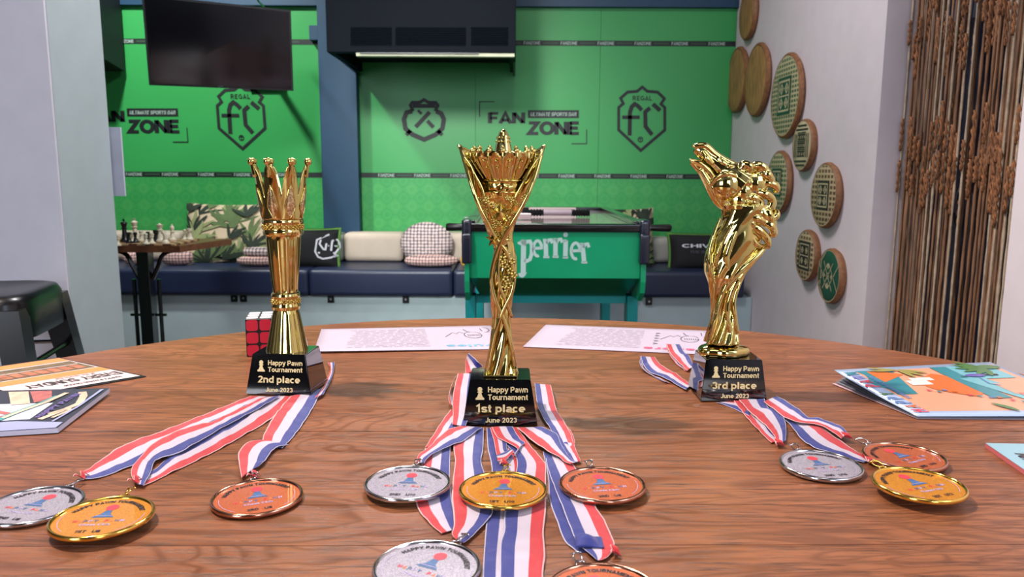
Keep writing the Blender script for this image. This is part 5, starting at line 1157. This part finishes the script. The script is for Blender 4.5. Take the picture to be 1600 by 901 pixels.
# mane: curling locks
rn = random.Random(21)
locks = [[(400, 230), (440, 200), (480, 215), (470, 250), (440, 245)], [(460, 260), (500, 215), (550, 208), (580, 240), (550, 265), (525, 245)], [(480, 290), (550, 260), (600, 270), (615, 310), (580, 325), (560, 300)],
 [(470, 330), (540, 330), (600, 325), (650, 345), (660, 375), (635, 385)], [(470, 390), (530, 385), (590, 400), (625, 440), (610, 490), (585, 480)], [(450, 440), (500, 450), (550, 480), (570, 530), (620, 560), (655, 540), (650, 515), (625, 520)],
 [(440, 480), (470, 540), (520, 560), (580, 590), (625, 620), (630, 660), (605, 680)], [(430, 520), (480, 600), (540, 640), (580, 680), (605, 730), (600, 765)], [(440, 400), (490, 420), (540, 440), (545, 480), (510, 490), (495, 465)],
 [(430, 560), (445, 640), (490, 700), (530, 740), (580, 745)], [(410, 590), (415, 680), (440, 760), (470, 800)], [(500, 530), (490, 590), (520, 620), (545, 600)], [(420, 300), (460, 320), (510, 310), (530, 290)], [(540, 220), (590, 250), (620, 300), (640, 320)],
 [(560, 500), (600, 520), (625, 580), (630, 640)], [(450, 620), (470, 680), (450, 730), (420, 740)]]
for i, lk in enumerate(locks):
    m_ = len(lk); dd = [-10-8*math.sin(math.pi*j/(m_-1))+rn.uniform(-3, 3) for j in range(m_)]
    T([(x, y, d_) for (x, y), d_ in zip(lk, dd)], [4.5 if j == 0 else (6.2 if j < m_-2 else (4.5 if j == m_-2 else 1.8)) for j in range(m_)], 10)
    if i % 2 == 0: T([(x+12, y+8, 12) for (x, y) in lk], [5]*(m_-1)+[2], 10)
for k in range(26):
    x, y = rn.uniform(410, 600), rn.uniform(230, 520); b.ball(tuple(W3(x, y, -15+rn.uniform(-3, 3))), rn.uniform(2.5, 4.5)*s3, 0, 9, 7)
# sweeping folds from mane down to the foot
T([(590, 735, -6), (540, 800, -12), (470, 860, -17), (400, 920, -19), (330, 1000, -19), (290, 1080, -18), (262, 1170, -18), (240, 1270, -18), (215, 1370, -14)], [3, 5, 5.5, 5, 4.5, 4, 3.6, 3.6, 3.6])
T([(560, 780, 0), (500, 850, -9), (430, 930, -14), (372, 1020, -16), (335, 1120, -17), (330, 1220, -18), (345, 1310, -18), (352, 1385, -15)], [3, 4, 4.4, 4, 3.6, 3.6, 3.6, 3.6])
T([(430, 560, -17), (380, 660, -21), (345, 740, -22), (322, 820, -22), (330, 890, -21), (350, 940, -18)], [2, 4, 4.5, 4.5, 3.6, 2])
T([(280, 560, -10), (235, 680, -13), (208, 800, -14), (215, 900, -16), (245, 1000, -16)], [2, 3, 3.4, 3, 2])
T([(440, 930, -8), (400, 1020, -11), (372, 1120, -13), (380, 1220, -14), (395, 1330, -12)], [2.5, 3.4, 3.4, 3.4, 3.4])
T([(360, 600, -20), (300, 700, -20), (262, 800, -21), (250, 880, -19)], [1.5, 2.6, 2.8, 1.5])
zb_ = TZ+BH
o = b.build('horse_head', m_gold, o3, smooth=True, mods=[('REMESH', dict(mode='VOXEL', voxel_size=.00062, use_smooth_shade=True)), ('SMOOTH', dict(factor=.5, iterations=3))])
# lobed foot
b = MB(); c = W3(300, 1395, 0); n = 72; pr = [(36, 0), (38.5, 1.5), (39.5, 5), (39, 9), (36.5, 12), (30, 14.5), (24, 17)]
b.lathe([(r*s3, h_*s3) for r, h_ in pr], (c.x, c.y, zb_), n, 0, mod=lambda a, z: (1+.05*math.cos(5*a+.6)+.02*math.cos(11*a))*(1 if True else 1))
for v_i in range(len(b.v)): x, y, z = b.v[v_i]; b.v[v_i] = (x, c.y+(y-c.y)*.66, z)
b.build('lobed_foot', m_gold, o3, smooth=60)
# ================================================================== MEDALS AND RIBBONS
m_rib = ribbon_mat()
m_rim = {'gold': M('gold_rim', (236, 190, 92), .14, metal=1, var=.04), 'silver': M('silver_rim', (190, 186, 190), .14, metal=1, var=.04), 'bronze': M('bronze_rim', (196, 140, 116), .15, metal=1, var=.04)}
m_face = {'gold': glitter('gold_glitter', (222, 150, 40), (186, 112, 22), .4, .35), 'silver': glitter('silver_glitter', (190, 182, 194), (136, 130, 144), .4, .35), 'bronze': glitter('bronze_glitter', (206, 110, 66), (170, 80, 44), .4, .35)}
m_mp = [M('medal_black_print', (44, 34, 40), .4), M('medal_red_print', (220, 62, 76), .35), M('medal_blue_print', (66, 96, 140), .35, var=.25, scale=300), M('medal_lilac_print', (176, 160, 200), .4), M('medal_orange_print', (226, 120, 70), .4)]
R = .0375
disc_mesh = {}
def up_print(b, kind, rank, age, z):
    def arcf(x, y, r=.0278): a = math.pi/2-x/r; return ((r+y)*math.cos(a), (r+y)*math.sin(a), z)
    b.text('HAPPY PAWN TOURNAMENT', .0056, lambda x, y: arcf(x, y), 0, bold=.09, spacing=1.1)
    b.poly([(p[0], p[1], z) for p in arc(.0008, .0165, .0048, .0052, 0, 345, 24)], 1)
    b.poly([(x, y, z) for x, y in ((-.0085, -.0012), (.0085, -.0012), (.0062, .0022), (.0040, .0045), (.0028, .0112), (-.0018, .0112), (-.0034, .0045), (-.0060, .0022))], 2)
    b.stroke([(-.006, .0018), (.006, .0018)], .0006, lambda x, y: (x, y, z+.00005), 3)
    wd = 'HAPPY PAWN'
    for i, ch in enumerate(wd):
        if ch != ' ': b.text(ch, .0054, lambda x, y, i=i: (-.0172+i*.0039+x, -.0072+y, z), [1, 4, 2, 3, 2, 0, 1, 4, 2, 3][i], bold=.03)
    b.text('Chess Club', .0046, lambda x, y: (x*1.15, -.0132+y, z), 3, bold=.02)
    b.text(rank+'   '+age, .0054, lambda x, y: (x*1.1, -.0245+y, z), 0, bold=.05)
    for sg in (-1, 1): b.stroke([(sg*(.0305)*math.cos(a), (.0305)*math.sin(a)) for a in np.linspace(-.9, .15, 8)], .0004, lambda x, y: (x, y, z), 3)
def medal(cx, cy, rx_, ry_, kind, age, z, label, pitch=0, side=0, dims=True):
    zc = TZ+z; c = PZ(cx, cy, zc+.0035); g = PZ(rx_, ry_, zc+.0035); up = (g-c); up.z = 0; up.normalize(); ang = math.atan2(up.y, up.x)-math.pi/2
    o = thing('medal', (c.x, c.y, TZ), label, 'medal', None)
    key = kind
    if key not in disc_mesh:
        b = MB(); b.lathe([(R*.5, 0), (R-.0022, 0), (R-.0022, .0028), (R*.5, .0029)], n=72); disc_mesh[key] = b
    def put(b, name, mats, par, smooth=False):
        ob = b.build(name, mats, None, local=True, smooth=smooth); ob.parent = par; WL[ob.name] = WL[par.name]; return ob
    d = put(disc_mesh[key], 'disc', m_face[kind], o, 30); d.location = (0, 0, z); d.rotation_euler = (math.radians(pitch), math.radians(side), ang)
    b = MB(); b.lathe([(R-.0031, .0027), (R-.0026, .0040), (R-.0015, .0046), (R-.0003, .0038), (R, .0022), (R-.0006, .0005), (R-.002, 0)], n=72)
    b.f = b.f[:-2]; b.m = b.m[:-2]; put(b, 'rim', m_rim[kind], d, True)
    b = MB(); up_print(b, kind, {'gold': '1ST', 'silver': '2ND', 'bronze': '3RD'}[kind], age, .0031); put(b, 'face_print', m_mp, d)
    b = MB(); b.tube([(.0035*math.cos(a), R+.0022+.0032*math.sin(a), .0022) for a in np.linspace(0, 2*math.pi, 17)[:-1]], .0009, 8, closed=True)
    b.tube([(.0024*math.cos(a)+.0004, R+.0095+.0062*math.sin(a), .0034+.0012*math.cos(a)) for a in np.linspace(0, 2*math.pi, 21)[:-1]], .0006, 8, closed=True)
    b.tube([(-.003, R+.0155, .003), (.003, R+.0160, .004), (.0045, R+.013, .0045)], .0007, 8)
    put(b, 'ring_clasp', m_rim['gold' if kind == 'gold' else 'silver'], d, True)
    return o
def rib(par, pairs, z=.001, order=1, amp=.0006, name='ribbon', ztab=None, label=None, m_=None, seed=0):
    """pairs (x0,y0,x1,y1[,z]) : red edge then blue edge, image pixels on the table; order -1 swaps"""
    rw = []
    for p in pairs:
        zz = p[4] if len(p) > 4 else z
        z0, z1_ = (zz, zz) if not isinstance(zz, tuple) else zz
        a_, c_ = PZ(p[0], p[1], TZ+z0), PZ(p[2], p[3], TZ+z1_); rw.append((*a_, *c_))
    if order < 0: rw = [(*r_[3:], *r_[:3]) for r_ in rw]
    sp_ = spline(rw, 7); N = len(sp_)-1; b = MB(); rn = random.Random(seed+len(pairs)*13+int(pairs[0][0]))
    ph = rn.uniform(0, 6)
    Ls = [0]
    for i in range(N): Ls.append(Ls[-1]+float(np.linalg.norm((sp_[i+1][:3]+sp_[i+1][3:]-sp_[i][:3]-sp_[i][3:])/2)))
    def pt(u, v, s_=0):
        i = v*N; i0 = min(int(i), N-1); q = sp_[i0]*(1-(i-i0))+sp_[i0+1]*(i-i0); l = Ls[i0]*(1-(i-i0))+Ls[i0+1]*(i-i0); p = q[:3]*(1-u)+q[3:]*u
        cr_ = amp*(math.sin(l*170+ph+u*2.2)+.6*math.sin(l*330+ph*2-u*3))*.6+amp*1.2*math.sin(math.pi*u)*math.sin(l*90+ph)
        return (p[0], p[1], p[2]+max(-.4*amp, cr_)+s_)
    NV = max(6, int(Ls[-1]/.0022))
    b.grid(lambda u, v: pt(u, v), 10, NV, 0)
    L_ = Ls[-1]; b.uv = [(i/10, j/NV*L_/.03) for j in range(NV+1) for i in range(11)]
    return b.build(name, m_ or m_rib, par, smooth=True, mods=[('SOLIDIFY', dict(thickness=.00035, offset=-1))])
cA = lambda L: [tuple([p[0]/2.857, 586+p[1]/2.857, p[2]/2.857, 586+p[3]/2.857]+list(p[4:])) for p in L]
cC = lambda L: [tuple([640+p[0]/4.29, 570+p[1]/4.29, 640+p[2]/4.29, 570+p[3]/4.29]+list(p[4:])) for p in L]
cE = lambda L: [tuple([960+p[0]/4.504, 520+p[1]/4.504, 960+p[2]/4.504, 520+p[3]/4.504]+list(p[4:])) for p in L]
cF = lambda L: [tuple([1160+p[0]/3.634, 586+p[1]/3.634, 1160+p[2]/3.634, 586+p[3]/3.634]+list(p[4:])) for p in L]
cG = lambda L: [tuple([760+p[0]/4.482, 700+p[1]/4.482, 760+p[2]/4.482, 700+p[3]/4.482]+list(p[4:])) for p in L]
def knot(par, px, py, z=.003, w_=.011):
    c = PZ(px, py, TZ+z); b = MB(); rn = random.Random(int(px))
    b.grid(lambda u, v: (c.x+w_*.5*(2*u-1)*(.7+.3*math.cos(v*5)), c.y+(v-.5)*.010, c.z+.0022*math.sin(v*7+u*4)+.001), 8, 8, 0); b.uv = [(i/8*.34, j/8) for j in range(9) for i in range(9)]
    b.build('stitched_end', m_rib, par, smooth=True, mods=[('SOLIDIFY', dict(thickness=.0004))])
# ---- left group
M1 = medal(52, 788, 119, 752, 'silver', 'U8', .0008, 'silver medal at the left edge of the picture')
rib(M1, cA([(1120, 92, 1225, 96), (1000, 140, 1130, 140), (880, 188, 1010, 200), (740, 243, 880, 258), (560, 308, 725, 345), (470, 363, 600, 400), (405, 412, 450, 455), (362, 430, 368, 465)]), .0012)
knot(M1, 128, 743)
M2 = medal(160, 806, 199, 768, 'gold', 'U8', .0060, 'gold medal at the left, overlapping the edge of a silver one')
rib(M2, cA([(1225, 96, 1300, 96), (1110, 145, 1215, 190), (1030, 205, 1095, 262), (930, 262, 985, 325), (780, 345, 840, 398), (735, 378, 760, 435), (690, 420, 700, 465), (610, 450, 640, 495)]), .0014, -1)
rib(M2, cA([(1170, 100, 1250, 92), (1060, 152, 1150, 150), (950, 205, 1010, 225), (860, 225, 880, 300), (760, 262, 800, 345), (690, 300, 715, 372), (625, 365, 690, 385), (585, 425, 670, 440), (600, 480, 640, 490)]), .0040)
knot(M2, 212, 750, .005)
M3 = medal(402, 775, 396, 744, 'bronze', 'U8', .0008, 'bronze medal lying alone below the crown shaped trophy')
rib(M3, cA([(1300, 92, 1440, 60), (1255, 140, 1400, 140), (1212, 200, 1350, 220), (1172, 285, 1300, 285), (1200, 320, 1260, 325)]), .0014)
rib(M3, cA([(1170, 290, 1290, 310), (1105, 300, 1240, 318), (1065, 345, 1205, 350), (1068, 400, 1180, 385), (1078, 458, 1150, 408)]), .0036)
rib(M3, [(512, 566, 523, 566), (516, 578, 520, 584), (505, 605, 514, 600), (492, 622, 505, 616)], .004)
knot(M3, 397, 742)
# ---- centre group
M7 = medal(667, 884, 712, 846, 'silver', 'U12', .0015, 'large looking silver medal at the bottom edge, left of the long ribbons')
rib(M7, [(664, 700, 704, 696), (660, 722, 703, 726), (652, 748, 703, 750), (648, 774, 705, 772), (654, 796, 708, 792), (671, 817, 712, 814), (690, 833, 714, 827)], .0012)
rib(M7, [(722, 668, 756, 668), (709, 694, 755, 700), (711, 720, 752, 720), (708, 745, 757, 740), (706, 775, 764, 768), (708, 800, 771, 796), (709, 820, 757, 818), (706, 834, 737, 838), (712, 842, 724, 848)], .0026)
M12 = thing('medal_ribbon', PZ(805, 800, TZ), 'pair of long striped ribbons running off the bottom edge below the gold medal', 'ribbon')
rib(M12, [(806, 668, 760, 668), (812, 700, 762, 700), (822, 722, 767, 722), (822, 745, 768, 745), (820, 800, 763, 800), (822, 824, 759, 824), (818, 850, 757, 850), (815, 880, 755, 880), (815, 925, 754, 925)], .0010)
rib(M12, [(808, 667, 772, 667), (831, 698, 788, 690), (846, 715, 802, 706), (853, 726, 808, 722), (853, 745, 804, 745), (853, 795, 789, 798), (849.5, 830, 788, 826), (852, 866, 782, 848), (849, 890, 781, 890), (849, 930, 780, 930)], .0024)
M8 = medal(943, 924, 906, 876, 'bronze', 'U12', .0015, 'bronze medal cut off by the bottom edge')
rib(M8, cG([(575, 80, 395, 20), (620, 200, 432, 200), (690, 360, 440, 350), (780, 500, 490, 500), (830, 620, 550, 650), (850, 720, 640, 725)]), .0010)
rib(M8, cG([(565, 60, 415, 70), (640, 160, 432, 150), (745, 375, 472, 260), (820, 488, 540, 430), (890, 640, 600, 585), (893, 700, 640, 660), (850, 755, 730, 745), (800, 782, 770, 778)]), .0028)
b = MB(); c = PZ(920, 846, TZ+.004); b.grid(lambda u, v: (c.x+.016*(u-.5)*1.3, c.y+.017*(v-.5), c.z+.006*math.sin(math.pi*v)*math.sin(math.pi*min(1, .15+u))), 12, 12, 0); b.uv = [(.70+.25*i/12, j/12) for j in range(13) for i in range(13)]
b.build('folded_loop', m_rib, M8, smooth=True, mods=[('SOLIDIFY', dict(thickness=.0004))])
knot(M8, 961, 861, .003, .008)
M4 = medal(637, 753, 650, 724, 'silver', 'U10', .0042, 'silver medal just left of the centre gold medal', pitch=0)
rib(M4, cC([(275, 300, 400, 300), (222, 370, 330, 380), (170, 450, 270, 470), (105, 552, 190, 560)]), .0030)
rib(M4, cC([(345, 405, 488, 418), (262, 432, 412, 470), (232, 452, 352, 513), (186, 494, 270, 542), (140, 540, 195, 575), (92, 578, 135, 612), (55, 612, 105, 640), (45, 660, 100, 660)]), .0050)
rib(M4, cC([(322, 62, 440, 62, (.014, .010)), (300, 150, 430, 150, .012), (287, 240, 425, 240, .010), (290, 330, 405, 330, .008), (286, 400, 375, 408, .0055)]), .004)
rib(M4, cC([(322, 62, 300, 100, (.014, .006)), (285, 120, 275, 150, (.012, .004)), (262, 210, 290, 240, (.010, .004)), (270, 262, 300, 280, (.006, .004))]), .004)
M6 = medal(941, 755, 918, 720, 'bronze', 'U8', .0042, 'bronze medal just right of the centre gold medal')
rib(M6, cC([(945, 131, 838, 122, (.011, .008)), (962, 200, 846, 190, .010), (985, 298, 858, 270, .008), (1032, 372, 895, 350, .006), (1078, 455, 940, 420, .004), (1104, 535, 990, 500, .003), (1128, 595, 1050, 590, .003), (1148, 645, 1090, 655, .003)]), .004)
rib(M6, cC([(1040, 395, 960, 400), (1080, 440, 1000, 470), (1106, 500, 1030, 520), (1110, 570, 1060, 590)]), .0022)
rib(M6, cC([(722, 418, 880, 415), (792, 484, 935, 432), (862, 535, 990, 468), (930, 580, 1010, 515), (985, 606, 1040, 575), (1035, 645, 1085, 630), (1078, 662, 1125, 655)]), .0052)
M5 = medal(786, 763, 789, 733, 'gold', 'U10', .0062, 'gold medal in the centre, below the 1st place base')
rib(M5, cC([(548, 418, 690, 412), (592, 488, 735, 490), (672, 528, 770, 516), (722, 560, 762, 532), (712, 590, 735, 560), (690, 620, 712, 600)]), .0050)
rib(M5, cC([(540, 425, 640, 425), (562, 500, 650, 520), (578, 580, 655, 575), (592, 640, 690, 605), (600, 652, 698, 612)]), .0040)
rib(M5, cC([(590, 645, 582, 605), (640, 640, 620, 590), (700, 575, 680, 565)]), .0060)
rib(M5, [(727, 586, 755, 572, (.001, .006)), (727, 574, 745, 563, (.003, .016)), (727, 562, 732, 551, (.006, .020))], .002)
knot(M5, 788, 724, .006, .009)
# ---- right group
M9 = medal(1283, 725, 1240, 696, 'silver', 'U10', .0010, 'silver medal at the right, nearest the horse head trophy')
M10 = medal(1413, 712, 1352, 690, 'bronze', 'U10', .0022, 'bronze medal at the right, partly under a gold one')
M11 = medal(1436, 755, 1376, 727, 'gold', 'U12', .0076, 'gold medal farthest right, overlapping a bronze one')
rib(M9, cF([(-70, 120, 30, 110), (20, 235, 110, 215), (90, 310, 175, 320), (165, 385, 235, 370)]), .0012)
rib(M9, cF([(-20, 140, 118, 118), (20, 185, 150, 185), (70, 235, 205, 190), (125, 280, 243, 262), (178, 340, 248, 322), (195, 398, 245, 372)]), .0036)
knot(M9, 1217, 692, .004)
rib(M10, cF([(120, 150, 195, 118), (180, 195, 270, 160), (250, 245, 335, 205), (330, 268, 375, 238), (420, 278, 430, 243), (500, 315, 500, 265), (545, 345, 560, 292), (560, 362, 602, 330)]), .0050)
rib(M11, cF([(250, 250, 120, 190), (360, 250, 250, 258), (450, 295, 325, 350), (545, 362, 400, 405), (630, 418, 500, 435), (690, 452, 600, 470), (728, 478, 690, 492)]), .0020)
knot(M10, 1322, 681, .006); knot(M11, 1360, 720, .004, .009)
rib(M11, cE([(365, 78, 460, 80, (.012, .006)), (385, 130, 492, 135, .005), (425, 182, 530, 165, .003), (470, 225, 545, 205, .003), (512, 265, 570, 235, .003)]), .004)
rib(M11, cE([(365, 78, 375, 88, (.012, .010)), (372, 120, 400, 150, (.006, .001)), (420, 200, 450, 215, (.002, .001)), (500, 268, 520, 260, (.001, .001))]), .003)
rib(M10, cE([(282, 166, 186, 164, (.004, .012)), (322, 216, 208, 232, .004), (382, 256, 262, 282, .003), (442, 288, 332, 304, .003), (492, 328, 422, 352, .003), (545, 360, 505, 400, .003)]), .004)
rib(M10, cE([(205, 185, 186, 164, (.003, .012)), (215, 255, 183, 225, (.001, .008)), (290, 300, 250, 290, (.001, .002)), (400, 355, 360, 345, (.001, .002))]), .003)
rib(M9, cE([(800, 478, 715, 488), (900, 484, 830, 525), (970, 520, 950, 585)]), .0010)
